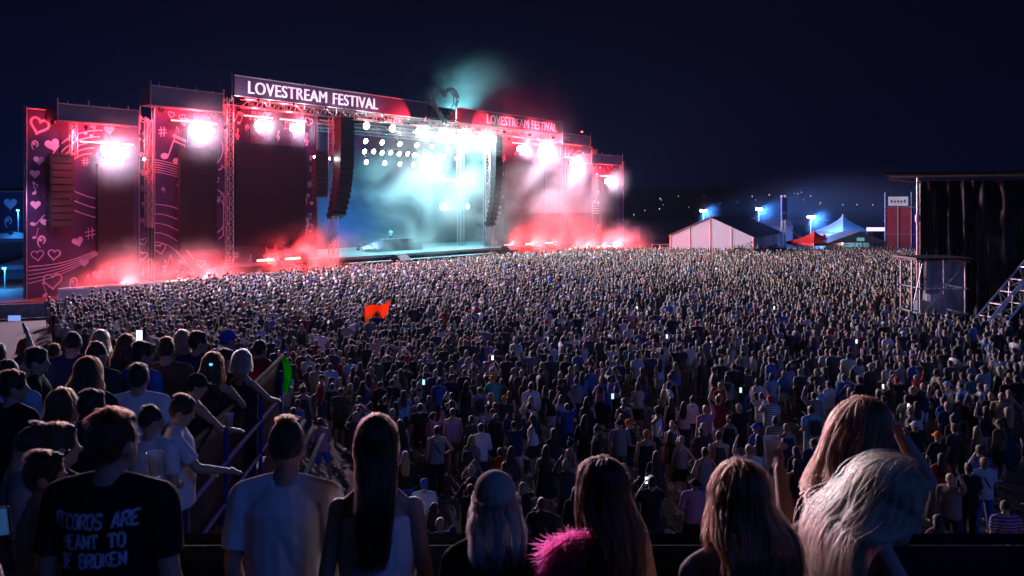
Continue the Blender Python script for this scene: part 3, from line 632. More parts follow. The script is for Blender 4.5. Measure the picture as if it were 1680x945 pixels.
smoke(-19, 30, -3, 15, .5, 18.4, volume_mat('stage_smoke', .15, .13, .40, .5, (.95, 1, 1), contrast=4.5, step=.3, detail=5))
smoke(-17, 16, -4.5, 1, 12, 19.5, volume_mat('lamp_row_glow', .02, .1, .0, .5, (.95, 1, 1), contrast=1.6, step=.5))  # even smoke added around the front lamps to widen their glare
smoke(0, 30, -6, 9, -1, 14, volume_mat('white_smoke', .2, .16, .42, .3, (1, 1, 1), contrast=4.5, step=.3, detail=5))
smoke(-18, 14, -4, 11, .2, 7.5, volume_mat('deck_smoke', .3, .2, .43, .2, (1, 1, 1), contrast=4.5, step=.4, detail=5))
smoke(2, 38, -10, 3, -1, 18, volume_mat('far_smoke', .22, .13, .40, .4, (1, 1, 1), contrast=4.5, step=.3, detail=5))
smoke(-12, 44, -7, 12, 14, 33, volume_mat('roof_smoke', .11, .09, .42, .25, (.85, .97, 1), contrast=4.5, step=.3, detail=5))
smoke(-54, -26, -11, .5, -2, 6.0, volume_mat('red_smoke_near', .22, .3, .40, .3, (1, .95, .95), contrast=4.5, step=.4, detail=5))
smoke(-33, -12, -8, 1.5, -1, 7.5, volume_mat('red_smoke_screen', .3, .3, .42, .3, (1, .95, .95), contrast=4.5, step=.4, detail=5))
smoke(4, 60, -10, 1, -2, 6.5, volume_mat('red_smoke_far', .26, .25, .40, .3, (1, .95, .95), contrast=4.5, step=.3, detail=5))
lsm = volume_mat('lamp_glow_puff', .015, .1, .0, .5, (.92, .95, 1), contrast=1.6)  # puffs added around the blinders, standing in for lens bloom
for (s_, y_, z_), wt in WING:
    r_ = 4.5 if wt >= 1 else 3.2; smoke(s_-r_, s_+r_, y_-1.5-r_*.8, y_-1.5+r_*.8, z_-r_, z_+r_, lsm)
mb = MB(); mb.box((22, 15, 6), (60, 44, 16)); o = mb.build('yard_glow_haze', volume_mat('yard_glow_haze', .012, .05, .1, .5, (.7, .85, 1), contrast=2.0), None, (37, 125, 2)); tag(o, kind='stuff')  # haze added so the floodlights spread a blue glow behind the tents
# even air over the whole place
hz = bpy.data.materials.new('haze'); hz.use_nodes = True; t = hz.node_tree; t.nodes.remove(t.nodes['Principled BSDF'])
pv = t.nodes.new('ShaderNodeVolumePrincipled'); pv.inputs['Color'].default_value = (.35, .6, 1, 1); pv.inputs['Density'].default_value = HAZE; pv.inputs['Anisotropy'].default_value = .3
t.links.new(pv.outputs[0], t.nodes['Material Output'].inputs['Volume'])
mb = MB(); mb.box((80, 300, 18), (1600, 720, 42))
o = mb.build('haze', hz); tag(o, kind='stuff')
# ------------------------------------------------------------------ tents and yard beyond the crowd
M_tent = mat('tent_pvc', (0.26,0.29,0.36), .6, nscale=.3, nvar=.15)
M_tentroof = mat('dark_tent_roof', (0.1,0.11,0.14), .6, nscale=.4)
M_redtent = mat('red_canvas', (0.6,0.03,0.03), .7, nscale=.8)
M_navy = mat('navy_panel', (0.03,0.05,0.2), .6, nscale=.5)
r = empty('marquee', (0,0,0), 0, 'large pale gabled marquee with dark roof behind the crowd', 'tent')
A, B = at(1100,406,112), at(1236,408,104); C = at(1283,406,122)
A.z = B.z = C.z = 0; dl = C-B; D = A+dl; eh = 3.4; rh = 5.9; mid = (A+B)/2
v = [A, B, C, D, A+Vector((0,0,eh)), B+Vector((0,0,eh)), C+Vector((0,0,eh)), D+Vector((0,0,eh)), mid+Vector((0,0,rh)), mid+dl+Vector((0,0,rh))]
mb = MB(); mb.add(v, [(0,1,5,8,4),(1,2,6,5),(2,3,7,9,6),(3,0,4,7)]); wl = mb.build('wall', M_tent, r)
mb = MB(); ov = Vector((0,0,.06)); e = (B-A).normalized()*.25; f = dl.normalized()*.25
mb.add([v[4]-e-f+ov-Vector((0,0,.12)), v[8]-f+ov, v[9]+f+ov, v[7]-e+f+ov-Vector((0,0,.12)), v[5]+e-f+ov-Vector((0,0,.12)), v[6]+e+f+ov-Vector((0,0,.12))], [(0,1,2,3),(4,5,2,1)])
rf = mb.build('roof', M_tentroof, r); sm = rf.modifiers.new('s','SOLIDIFY'); sm.thickness = .06
mb = MB()
for t_ in (0,.25,.5,.75,1): 
    p_ = A+(B-A)*t_; h_ = eh+(rh-eh)*(1-abs(t_-.5)*2); mb.tube(p_-f*.2, p_-f*.2+Vector((0,0,h_)), .06)
for t_ in (.33,.66,1): mb.tube(B+dl*t_+e*.2, B+dl*t_+e*.2+Vector((0,0,eh)), .06)
mb.build('frame', M_alu, r)
def pagoda(px, py, d, w_, label, m=M_tent, wallh=2.6, walls=True, peak=2.6):
    p_ = at(px, py, d); p_.z = 0; r = empty('pagoda_tent', p_, .4, label, 'tent'); mb = MB(); rings = []
    top = CAM_H-(py-HOR)/FPX*d
    for t_ in np.linspace(0, 1, 7):
        q = w_/2*(1-t_)**1.7+.04; z = wallh+(top-wallh)*t_; rings.append([(-q,-q,z),(q,-q,z),(q,q,z),(-q,q,z)])
    mb.loft(rings, False); rr = mb.build('roof', m, r); s_ = rr.modifiers.new('s','SOLIDIFY'); s_.thickness = .03
    mb = MB(); q = w_/2
    for x,y in ((-q,-q),(q,-q),(q,q),(-q,q)): mb = MB(); mb.tube((x,y,0),(x,y,wallh),.05); mb.build('leg', M_alu, r)
    mb = MB(); mb.add([(-q,-q,wallh-.4),(q,-q,wallh-.4),(q,q,wallh-.4),(-q,q,wallh-.4),(-q,-q,wallh),(q,-q,wallh),(q,q,wallh),(-q,q,wallh)], [(0,1,5,4),(1,2,6,5),(2,3,7,6),(3,0,4,7)]); mb.build('valance', m, r)
    if walls:
        mb = MB(); mb.add([(-q,q,0),(q,q,0),(q,q,wallh),(-q,q,wallh),(-q,-q,0),(-q,-q,wallh)], [(0,1,2,3),(0,3,5,4)]); mb.build('wall', m, r)
    return r
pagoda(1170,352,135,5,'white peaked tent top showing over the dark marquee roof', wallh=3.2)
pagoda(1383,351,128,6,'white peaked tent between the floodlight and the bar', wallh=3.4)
pagoda(1336,378,112,5.2,'red peaked canopy stall between marquee and bar', M_redtent, 2.4, False)
pagoda(1352,384,117,4.2,'smaller red canopy just behind the other red stall', M_redtent, 2.3, False)
# long pale tent behind
def long_tent(px0, px1, py, d, label, h_roof=1.6, depth=9, m=M_tent):
    a_, b_ = at(px0,py,d), at(px1,py,d); L = b_.x-a_.x; zt = a_.z
    r = empty('long_tent', (a_.x, d, 0), 0, label, 'tent'); mb = MB(); mb.box((L/2, depth/2, (zt-h_roof)/2), (L, depth, zt-h_roof)); mb.build('wall', m, r)
    mb = MB(); mb.add([(-.2,-.2,zt-h_roof+.01),(L+.2,-.2,zt-h_roof+.01),(L+.2,depth+.2,zt-h_roof+.01),(-.2,depth+.2,zt-h_roof+.01),(-.2,depth/2,zt),(L+.2,depth/2,zt)], [(0,1,5,4),(2,3,4,5),(1,2,5),(3,0,4),(0,3,2,1)]); mb.build('roof', m, r)
    mb = MB()
    for k in range(5): mb.tube((L*k/4,-.06,0),(L*k/4,-.06,zt-h_roof),.06)
    mb.build('frame', M_alu, r); return r
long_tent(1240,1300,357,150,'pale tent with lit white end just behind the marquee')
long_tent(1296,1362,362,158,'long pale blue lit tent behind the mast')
# mast
r = empty('light_mast', at(1285,400,118)*Vector((1,1,0)) if False else Vector((at(1285,400,118).x,118,0)), 0, 'tall dark mast with stacked speakers behind the marquee', 'mast')
mb = MB(); truss(mb,(0,0,0),(0,0,9.0),.5,.04); mb.tube((.3,0,4.6),(4.2,0,1.2),.06); mb.tube((.3,0,4.6),(3.0,0,2.6),.04); mb.build('tower', M_steel, r)
mb = MB(); mb.box((0,-.3,7.6),(.8,.6,2.2)); mb.box((0,-.3,5.9),(.75,.6,1.0)); mb.build('speaker_box', M_navy, r, bevel=.03)
# floodlights
for px, py, d, l in ((1154,346,140,'blue white floodlight on a pole above the marquee gable'),(1245,343,140,'blue white floodlight on a pole behind the marquee ridge'),(1330,356,124,'brightest blue white floodlight, above the red stalls')):
    q = at(px,py,d); r = empty('floodlight', (q.x,d,0), 0, l, 'floodlight', 'floodlights over the tents')
    mb = MB(); mb.tube((0,0,0),(0,0,q.z-.2),.09,.06); mb.build('pole', M_steel, r)
    for x in (-.35,.35):
        mb = MB(); mb.box((x,-.02,q.z),(.5,.16,.4)); hs_ = mb.build('housing', M_black, r)
        mb = MB(); mb.box((x,-.12,q.z),(.44,.04,.34)); mb.build('lens', glow('flood_lamp', (.55,.78,1), 40), hs_)
    lamp('SPOT','flood_light',(0,-.5,q.z),LAMP['blue']*(1.6 if px>1300 else 1.1),(.08,.3,1.0),r,.3,(.6,-.25,-.55),172,.6)
for px, py, d in ((1154,346,140),(1245,343,140),(1330,356,124)):
    q = at(px,py,d); mb = MB(); mb.box((0,0,0),(7,7,7)); o = mb.build('flood_glow_puff', volume_mat('flood_glow_puff', .03, .1, .0, .5, (.6,.8,1), contrast=1.6), None, (q.x,d-1.5,q.z)); tag(o, kind='stuff')  # puff added around each floodlight to give it a glow
# bar
B0 = at(1376,405,108); r = empty('bar_tent', (B0.x,108,0), 0, 'dark open bar tent with a lit counter and small sign', 'bar'); L = 6.2
mb = MB(); mb.add([(-1.6,-.4,2.5),(L+.4,-.4,2.5),(L+.4,5,2.5),(-1.6,5,2.5),(L*.45,-.2,4.0),(L*.45,4.6,4.0)], [(0,1,4),(1,2,5,4),(2,3,5),(3,0,4,5),(0,3,2,1)]); mb.build('roof', M_tentroof, r)
mb = MB(); mb.box((L/2,4.6,1.25),(L,.1,2.45)); mb.build('back_wall', mat('lit_wall',(.5,.55,.6),.6), r)
mb = MB(); mb.box((L/2,-.1,.52),(L,.6,1.04)); mb.build('counter', M_navy, r, bevel=.02)
for x in (.1,L/2,L-.1):
    mb = MB(); mb.tube((x,-.3,0),(x,-.3,2.5),.06); mb.build('post', M_black, r)
mb = MB(); mb.box((L*.45,-.36,2.95),(1.0,.06,.45)); mb.build('sign', mat('teal_sign', emit=(.25,.7,.75), estr=.5), r)
mb = MB(); rb = random.Random(5)
for k in range(46): mb.box((rb.uniform(.3,L-.3), rb.uniform(3.9,4.4), rb.choice((1.1,1.5,1.9,2.2))),(.09,.09,.3))
for z in (.92,1.33,1.73,2.04): mb.box((L/2,4.3,z),(L-.4,.4,.03))
mb.build('bottle_shelf', mat('bottle_glass',(.35,.5,.55),.15,nvar=.6,nscale=3), r)
mb = MB()
for x in np.arange(.8,L-.4,1.1): mb.box((x,2.5,2.44),(.7,.12,.06))
mb.build('tube_lamp', glow('bar_lamp',(.65,.9,1),16), r)
for x in (1.5,4.5): lamp('POINT','bar_light',(x,2.4,2.25),90,(.5,.85,1),r,.2)
q0 = at(1422,374,118); r = empty('lit_fascia', (q0.x,118,0), 0, 'glowing violet white fascia strip behind the bar roof', 'sign')
mb = MB(); mb.box((1.9,0,4.0),(3.8,.12,.55)); mb.build('panel', mat('violet_strip', emit=(.72,.6,1), estr=1.6), r)
mb = MB()
for x in (.1,3.7): mb.tube((x,.12,0),(x,.12,4.3),.07)
mb.build('post', M_black, r)
# coloured container tower
q0 = at(1452,405,116); r = empty('stacked_booth', (q0.x,116,0), R(-25), 'tall booth of dark red and blue panels with a white sign on top', 'booth')
W1 = 3.4
mb = MB(); mb.box((W1/2,1.5,3.6),(W1,3,7.2)); mb.build('red_panel', mat('dark_red_panel',(.3,.03,.06),.6,nscale=.6), r)
mb = MB(); mb.box((W1+1.2,1.6,3.55),(2.4,2.8,7.1)); mb.build('blue_panel', mat('blue_panel',(.05,.07,.5),.6,nscale=.6), r)
mb = MB()
for x in (0,W1/2,W1,W1+2.4): mb.tube((x,-.1,0),(x,-.1,9.4 if x in (0,W1) else 7.4),.05)
for z in (3.4,7.25): mb.tube((0,-.1,z),(W1+2.4,-.1,z),.05)
mb.build('scaffold', M_steel, r)
mb = MB(); mb.box((W1*.5,-.1,8.1),(2.6,.08,1.3)); mb.build('sign', M_white, r)
mb = MB()
xx = .85
for h_ in (.38,.3,.34,.3,.42): mb.box((xx,-.16,7.9+h_/2),(.2,.02,h_)); xx += .42
mb.build('sign_mark', M_navy, r)
lamp('POINT','booth_light',(W1+1,-2.5,7.6),14,(.3,.4,1),r,.2)
# low dark hoarding and small trailer near the far wing
for a_, b_, h_, l, m in ((at(1070,405,116),at(1175,405,114),1.9,'dark hoarding fence at the back of the crowd before the marquee',M_black),):
    barrier((a_.x,a_.y,0),(b_.x,b_.y,0),l,m,h_)
q0 = at(1012,388,150); r = empty('trailer', (q0.x,150,0), 0, 'grey box trailer parked beyond the far wing', 'trailer')
mb = MB(); mb.box((2.2,1.2,2.2),(4.4,2.4,2.9)); mb.build('body', M_header, r, bevel=.05)
mb = MB(); 
for x in (1.4,2.6): mb.tube((x,-.05,.45),(x,.2,.45),.42,.42,12)
mb.build('wheel', M_black, r)
# bushes at the marquee
def bush(px, d, h_, label):
    q = at(px,400,d); r = empty('bush', (q.x,d,0), 0, label, 'bush'); mb = MB(); rr = random.Random(px)
    for k in range(420):
        a_, u_, t_ = rr.uniform(0,6.28), rr.random(), rr.random(); p_ = Vector((math.cos(a_)*u_**.6*h_*.8, math.sin(a_)*u_**.6*h_*.6, h_*(.1+.95*t_*(1-.4*u_)))); n_ = Vector((rr.gauss(0,1),rr.gauss(0,1),rr.gauss(0,1))).normalized(); o1 = n_.orthogonal().normalized()*.16; o2 = n_.cross(o1).normalized()*.08
        mb.add([p_-o1,p_+o2,p_+o1,p_-o2],[(0,1,2,3)])
    mb.build('foliage', mat('leaf',(.05,.085,.03),.6), r); mb = MB()
    for k in range(5): mb.tube((0,0,0),(rr.uniform(-.5,.5)*h_,rr.uniform(-.4,.4)*h_,h_*.8),.04,.015,4)
    mb.build('stem', M_black, r)
bush(1213,103,2.4,'leafy bush sticking up before the marquee corner'); bush(1232,104,2.8,'taller bush at the right corner of the marquee gable'); bush(1270,112,2.0,'low bush by the long side of the marquee')
# ------------------------------------------------------------------ blue lit yard behind the near wing
pagoda(18,378,88,7,'blue lit peaked tent beside the outermost near wing', wallh=4.0)
pagoda(45,418,80,4.6,'small pale tent tucked behind the outermost near wing', wallh=1.7)
q0 = at(-45,320,104); r = empty('yard_hoarding', (q0.x,104,0), 0, 'dim blue printed hoarding with a heart behind the near tents', 'stage wall')
mb = MB(); mb.box((4,0,4.6),(9,.3,9.2)); mb.build('scrim', M_print, r)
mb = MB(); heart(mb,5.0,7.6,.9); cscroll(mb,4.8,5.4,1.6); beam_note(mb,2.2,5.6,1.6); mb.build('printed_motif', M_motif, r, (0,-.16,0))
mb = MB(); mb.tube((-.5,-.2,9.3),(8.5,-.2,9.3),.08); mb.build('scaffold', M_steel, r)
for px, py, d, wt, l in ((30,345,95,1.5,'blue yard lamp on a pole above the near tents'),(8,440,72,.8,'low blue lamp on a stand beside the small pale tent')):
    q = at(px,py,d); r = empty('yard_lamp', (q.x,d,0), 0, l, 'lamp'); mb = MB(); mb.tube((0,0,0),(0,0,q.z),.06); mb.build('pole', M_steel, r)
    mb = MB(); mb.box((0,-.1,q.z),(.3,.12,.16)); mb.build('lens', glow('yard_lamp',(.1,.45,1),6), r); lamp('POINT','yard_light',(0,-.6,q.z),1500*wt,(.03,.3,1),r,.3)
# ------------------------------------------------------------------ black tarp tower at the right edge
r = empty('tarp_tower', (25.4,50,0), R(-26.5), 'tall tower draped in wrinkled black tarpaulin at the right edge of the crowd', 'tower')
def drape(w_, h_, seed, amp, nx=90, nz=60, folds=1.0):
    vs, fs = [], []
    for k in range(nz+1):
        for i in range(nx+1):
            x, z = w_*i/nx, h_*k/nz
            y = amp*noise.noise(Vector((x*1.6*folds, z*.22, seed)))+amp*.9*abs(noise.noise(Vector((x*.8+z*.35, z*.15-x*.1, seed+5))))+amp*.3*noise.noise(Vector((x*4, z*.7, seed+9)))
            vs.append((x, -y, z))
    for k in range(nz):
        for i in range(nx): a_ = k*(nx+1)+i; fs.append((a_, a_+1, a_+nx+2, a_+nx+1))
    return vs, fs
M_tarp = mat('black_tarp', (.012,.014,.024), .42, nscale=2, bump=.15, spec=.28)
mb = MB(); mb.add(*drape(10.5,9.0,2.0,.5,folds=1.7)); tp = mb.build('tarpaulin', M_tarp, r, smooth=True)
mb = MB(); mb.add(*drape(8,9.0,4.0,.3,40,40)); tp2 = mb.build('side_tarpaulin', M_tarp, r, (0,.1,0), R(90), smooth=True)
mb = MB(); mb.box((5.25,4,4.5),(10.2,7.6,8.9)); mb.build('inner_wall', M_blackcloth, r)
mb = MB()
for x in (-.12,10.6): mb.tube((x,-.5,0),(x,-.5,9.25),.09)
mb.tube((-1.7,-.55,9.32),(10.8,-.55,9.32),.1); mb.tube((-1.7,-.55,9.12),(0,-.55,8.9),.05); mb.tube((-.12,-.5,6.5),(-.12,-.5,6.9),.16)
for z in (3,6): mb.tube((-.12,-.5,z),(-.12,8,z),.05)
mb.build('scaffold_frame', M_alu, r)
mb = MB(); mb.box((4.5,3.5,9.5),(13,9,.14)); mb.build('roof', M_black, r)
# slanted lattice truss
r = empty('slanted_truss', (23.6,41.5,.2), 0, 'slanting metal lattice truss leaning up before the black tarp tower', 'truss')
mb = MB(); truss(mb,(0,0,0),(6.4,1.6,6.2),.85,.06,.85,.04); mb.build('lattice', M_alu, r)
mb = MB(); mb.box((0,0,-.05),(1.5,1.2,.28)); mb.build('foot_plate', M_black, r, bevel=.02)
# wrapped scaffold box
r = empty('scaffold_booth', (22.6,44.5,0), 0, 'small scaffold booth wrapped in clear crinkled plastic sheet', 'booth')
mb = MB()
for x in (0,2.5):
    for y in (0,2.2): mb.tube((x,y,0),(x,y,4.5),.05)
for z in (1.5,2.9,4.4):
    for y in (0,2.2): mb.tube((-.2,y,z),(2.7,y,z),.045)
    for x in (0,2.5): mb.tube((x,-.2,z),(x,2.4,z),.045)
mb.tube((0,-.05,.1),(2.5,-.05,1.5),.035); mb.tube((2.5,-.05,.1),(0,-.05,1.5),.035); mb.tube((.2,-.12,1.6),(2.4,-.12,4.2),.035)
mb.tube((-.5,-.1,0),(-.5,-.1,4.5),.045); mb.tube((-.5,-.1,1.6),(.1,-.1,4.4),.03)
mb.build('scaffold', M_steel, r)
mb = MB(); mb.box((1.25,1.1,1.45),(2.4,2.1,.08)); mb.build('deck', M_black, r)
mb = MB(); mb.box((1.25,1.1,4.55),(3.2,2.8,.1)); mb.build('roof_board', M_black, r)
mb = MB(); mb.add(*drape(2.1,2.85,7.0,.13,50,36,1.6)); mb.build('plastic_sheet', mat('clear_sheet',(.6,.63,.72),.25,nscale=3,alpha=.65,spec=.7), r, (.3,-.1,1.5), smooth=True)
mb = MB(); mb.box((1.5,1.2,2.0),(.9,.7,.9)); mb.box((.7,1.4,1.8),(.5,.5,.6)); mb.build('equipment_case', M_header, r, bevel=.03)
mb = MB(); mb.box((0,0,.55),(1.5,.9,1.1)); o = mb.build('flight_case', M_black, None, (28.4,39.5,0), .2, bevel=.04); tag(o,'dark flight case on the ground right of the slanting truss','case')
# ------------------------------------------------------------------ grandstand terrace
TIERS = [(-1.5,1.9,5.35),(1.9,4.15,4.85),(4.15,6.2,4.45),(6.2,7.8,4.25),(7.8,12.2,4.05)]
def floor_z(d):
    for a_, b_, z in TIERS:
        if a_ <= d < b_: return z
    return TIERS[-1][2]
r = empty('grandstand', (0,0,0), 0, 'dark stepped spectator terrace deck under the onlookers', 'grandstand')
M_tdeck = mat('dark_ply_deck',(.05,.045,.045),.7,nscale=2)
for a_, b_, z in TIERS:
    x1 = 9 if b_ < 4.2 else -2.5-.105*(b_-4.2)
    mb = MB(); mb.box(((-9+x1)/2,(a_+b_)/2,z/2+.01),(9+x1,b_-a_-.006,z-.02)); mb.build('step', M_tdeck, r)
mb = MB()
for k, (off, z) in enumerate(((.1,4.55),(.22,4.46),(.36,4.36))): mb.box((-2.42+off-.16,7.6,z),(.05,6.8,.05),Matrix.Rotation(R(6.0),3,'Z'))
mb.build('deck_edge', mat('dull_blue_metal',(.02,.028,.09),.9,spec=.1), r)
def rail_panel(p0, p1, h_, name, label):
    p0, p1 = Vector(p0), Vector(p1); L = (p1-p0).length; r = empty(name, p0, math.atan2((p1-p0).y,(p1-p0).x), label, 'railing'); sl = (p1.z-p0.z)/math.hypot((p1-p0).x,(p1-p0).y)
    vs, fs = [], []; n = 60
    for i in range(n+1):
        x = L*i/n
        for k in range(9):
            z = h_*k/8; vs.append((x, .02*noise.noise(Vector((x*2.3,z*1.5,L)))*(1 if 0 < k < 8 else .3), z+sl*x))
    for i in range(n):
        for k in range(8): a_ = i*9+k; fs.append((a_,a_+9,a_+10,a_+1))
    mb = MB(); mb.add(vs,fs); o = mb.build('cloth_panel', mat('black_banner_cloth',(.022,.022,.03),.8,nscale=2,bump=.2,spec=.06), r, smooth=True); s_ = o.modifiers.new('s','SOLIDIFY'); s_.thickness = .012
    mb = MB(); mb.tube((0,0,h_+.03),(L,0,h_+.03+sl*L),.028,n=8)
    for k in range(int(L/1.2)+1): mb.tube((k*1.2,.04,-.1+sl*k*1.2),(k*1.2,.04,h_+.03+sl*k*1.2),.024,n=6)
    mb.build('rail', M_rail, r); return r
rail_panel((-1.95,3.95,4.85),(9,3.95,4.85),.98,'parapet','long black parapet along the front of the terrace')
rail_panel((-2.5,4.25,4.5),(-3.25,11.4,4.4),.93,'parapet','black cloth parapet running away along the side of the terrace')
r = empty('handrail', (-2.38,4.3,4.4), R(96.0), 'blue painted tube handrail on the outer side of the terrace', 'handrail')
M_bluerail = mat('blue_painted_tube',(.015,.035,.3),.8,nscale=3,nvar=.2,spec=.1)
mb = MB(); mb.tube((0,0,.72),(6.5,0,.58),.024,n=8); mb.tube((0,0,.3),(6.5,0,.22),.02,n=8); mb.build('rail', M_bluerail, r)
for x in (.3,1.7,3.4,5.0,6.3):
    mb = MB(); mb.tube((x,0,-.1),(x,0,1.05-.02*x),.022,n=8); mb.build('post', M_bluerail, r)
def translucent(name, c, tc_):
    m = mat(name,c,.7,nscale=2); t = m.node_tree; tb = t.nodes.new('ShaderNodeBsdfTranslucent'); tb.inputs[0].default_value = (*tc_,1); mxs = t.nodes.new('ShaderNodeMixShader'); mxs.inputs[0].default_value = .6
    t.links.new(t.nodes['Principled BSDF'].outputs[0],mxs.inputs[1]); t.links.new(tb.outputs[0],mxs.inputs[2]); t.links.new(mxs.outputs[0],t.nodes['Material Output'].inputs['Surface']); return m
# green flag hung on the parapet end
vs, fs = [], []
for i in range(13):
    for k in range(19):
        u_, v_ = i/12, k/18; vs.append((.1*u_*(1+1.0*v_)+.05*math.sin(v_*4), .06*math.sin(u_*9+v_*2), -v_*.62*(1-.25*u_)))
for i in range(12):
    for k in range(18): a_ = i*19+k; fs.append((a_,a_+19,a_+20,a_+1))
r = empty('green_flag', (-3.28,11.3,5.36), 0, 'bright green flag hanging over the far end of the side parapet', 'flag')
mb = MB(); mb.add(vs,fs); o = mb.build('cloth', translucent('green_flag_cloth',(.05,.6,.04),(.05,.6,.04)), r, smooth=True); s_ = o.modifiers.new('s','SOLIDIFY'); s_.thickness = .006
mb = MB(); mb.tube((0,0,.1),(.0,0,-.9),.012); mb.build('stick', M_alu, r)
# ------------------------------------------------------------------ people
POSES = {  # (elbow, wrist) for the right side, x mirrored for the left
 'down': ((.235,-.03,1.14),(.235,.07,.90)), 'bent': ((.25,-.05,1.15),(.16,.19,1.06)), 'up': ((.29,.10,1.56),(.22,.14,1.80)),
 'phone': ((.23,.17,1.24),(.09,.33,1.43)), 'clap': ((.26,.14,1.46),(.09,.2,1.72)), 'hip': ((.36,-.10,1.17),(.20,.03,1.02)),
 'fold': ((.245,.06,1.14),(-.01,.21,1.17)), 'lean': ((.26,.16,1.2),(.16,.38,1.13)), 'head': ((.43,.0,1.40),(.19,-.03,1.63)),
}
SCR = bpy.data.scenes.new('scratch'); SVL = SCR.view_layers[0]
def remesh_obj(mb, voxel, smooth=2, target=None, name='m'):
    me = mb.mesh(name); o = bpy.data.objects.new(name, me); SCR.collection.objects.link(o)
    md = o.modifiers.new('r','REMESH'); md.mode = 'VOXEL'; md.voxel_size = voxel; md.use_smooth_shade = True
    if smooth: sm = o.modifiers.new('s','SMOOTH'); sm.factor = .5; sm.iterations = smooth
    SVL.update()
    if target:
        nf = len(o.evaluated_get(SVL.depsgraph).data.polygons)*2; dc = o.modifiers.new('d','DECIMATE'); dc.ratio = min(1,target/max(1,nf)); SVL.update()
    out = bpy.data.meshes.new_from_object(o.evaluated_get(SVL.depsgraph)); out.name = name
    bpy.data.objects.remove(o); bpy.data.meshes.remove(me)
    if len(out.polygons): out.polygons.foreach_set('use_smooth',[True]*len(out.polygons))
    return out
def oval(z, rx, ry, y=0, x=0, n=20): return [Vector((x+rx*math.cos(2*math.pi*i/n), y+ry*math.sin(2*math.pi*i/n), z)) for i in range(n)]
TORSO = {'m': [(.90,.155,.11,-.01),(1.0,.16,.11,-.01),(1.1,.15,.102,0),(1.2,.158,.108,0),(1.3,.172,.115,-.005),(1.38,.175,.108,-.01),(1.44,.14,.085,-.015),(1.49,.07,.062,-.018)],
         'f': [(.88,.165,.12,-.015),(.97,.158,.115,-.015),(1.09,.125,.092,0),(1.18,.13,.1,.004),(1.28,.148,.118,.012),(1.36,.148,.1,-.005),(1.42,.12,.075,-.015),(1.48,.058,.054,-.018)]}
SH = {'m': (.19,-.015,1.415,.058), 'f': (.163,-.012,1.395,.048)}
def arm_pts(sex, pose, side):
    e, wv = POSES[pose]; k = 1 if sex == 'm' else .92
    s = Vector((SH[sex][0]*side, SH[sex][1], SH[sex][2]))
    return s, Vector((e[0]*k*side, e[1], e[2])), Vector((wv[0]*k*side, wv[1], wv[2]))
def hand(mb, wr, d, palm_n, curl=.5, s=1.0, fingers=True):
    """palm, four unequal bent fingers and a side thumb"""
    d = d.normalized(); pn = (palm_n-d*palm_n.dot(d)).normalized(); sd = d.cross(pn)
    rot = Matrix((sd, pn, d)).transposed()
    mb.ell(wr+d*.045*s, (.040*s,.017*s,.052*s), 10, 6, rot)
    if not fingers: mb.ell(wr+d*.11*s+pn*.015*s,(.034*s,.016*s,.045*s),8,6,rot); mb.tube(wr+d*.03*s+sd*.03*s, wr+d*.075*s+sd*.055*s+pn*.02*s,.012*s,.01*s,6,True); return
    for i, L in enumerate((.070,.080,.075,.058)):
        p = wr+d*.088*s+sd*(.030-.020*i)*s; a = 0
        for sg, f in enumerate((.45,.32,.23)):
            a += curl*(.7,.9,.7)[sg]; q = p+(d*math.cos(a)+pn*math.sin(a))*L*f*s; mb.tube(p,q,(.0088-.0008*sg)*s,(.0080-.0008*sg)*s,8,True); p = q
    p = wr+d*.02*s+sd*.026*s
    for sg, (L,a,b) in enumerate(((.042,.9,.25),(.034,.45,.5),(.026,.2,.75))):
        q = p+(d*math.cos(a)+sd*math.sin(a)*math.cos(b)+pn*math.sin(a)*math.sin(b)*1.2)*L*s; mb.tube(p,q,(.0125-.0012*sg)*s,(.0115-.0012*sg)*s,8,True); p = q
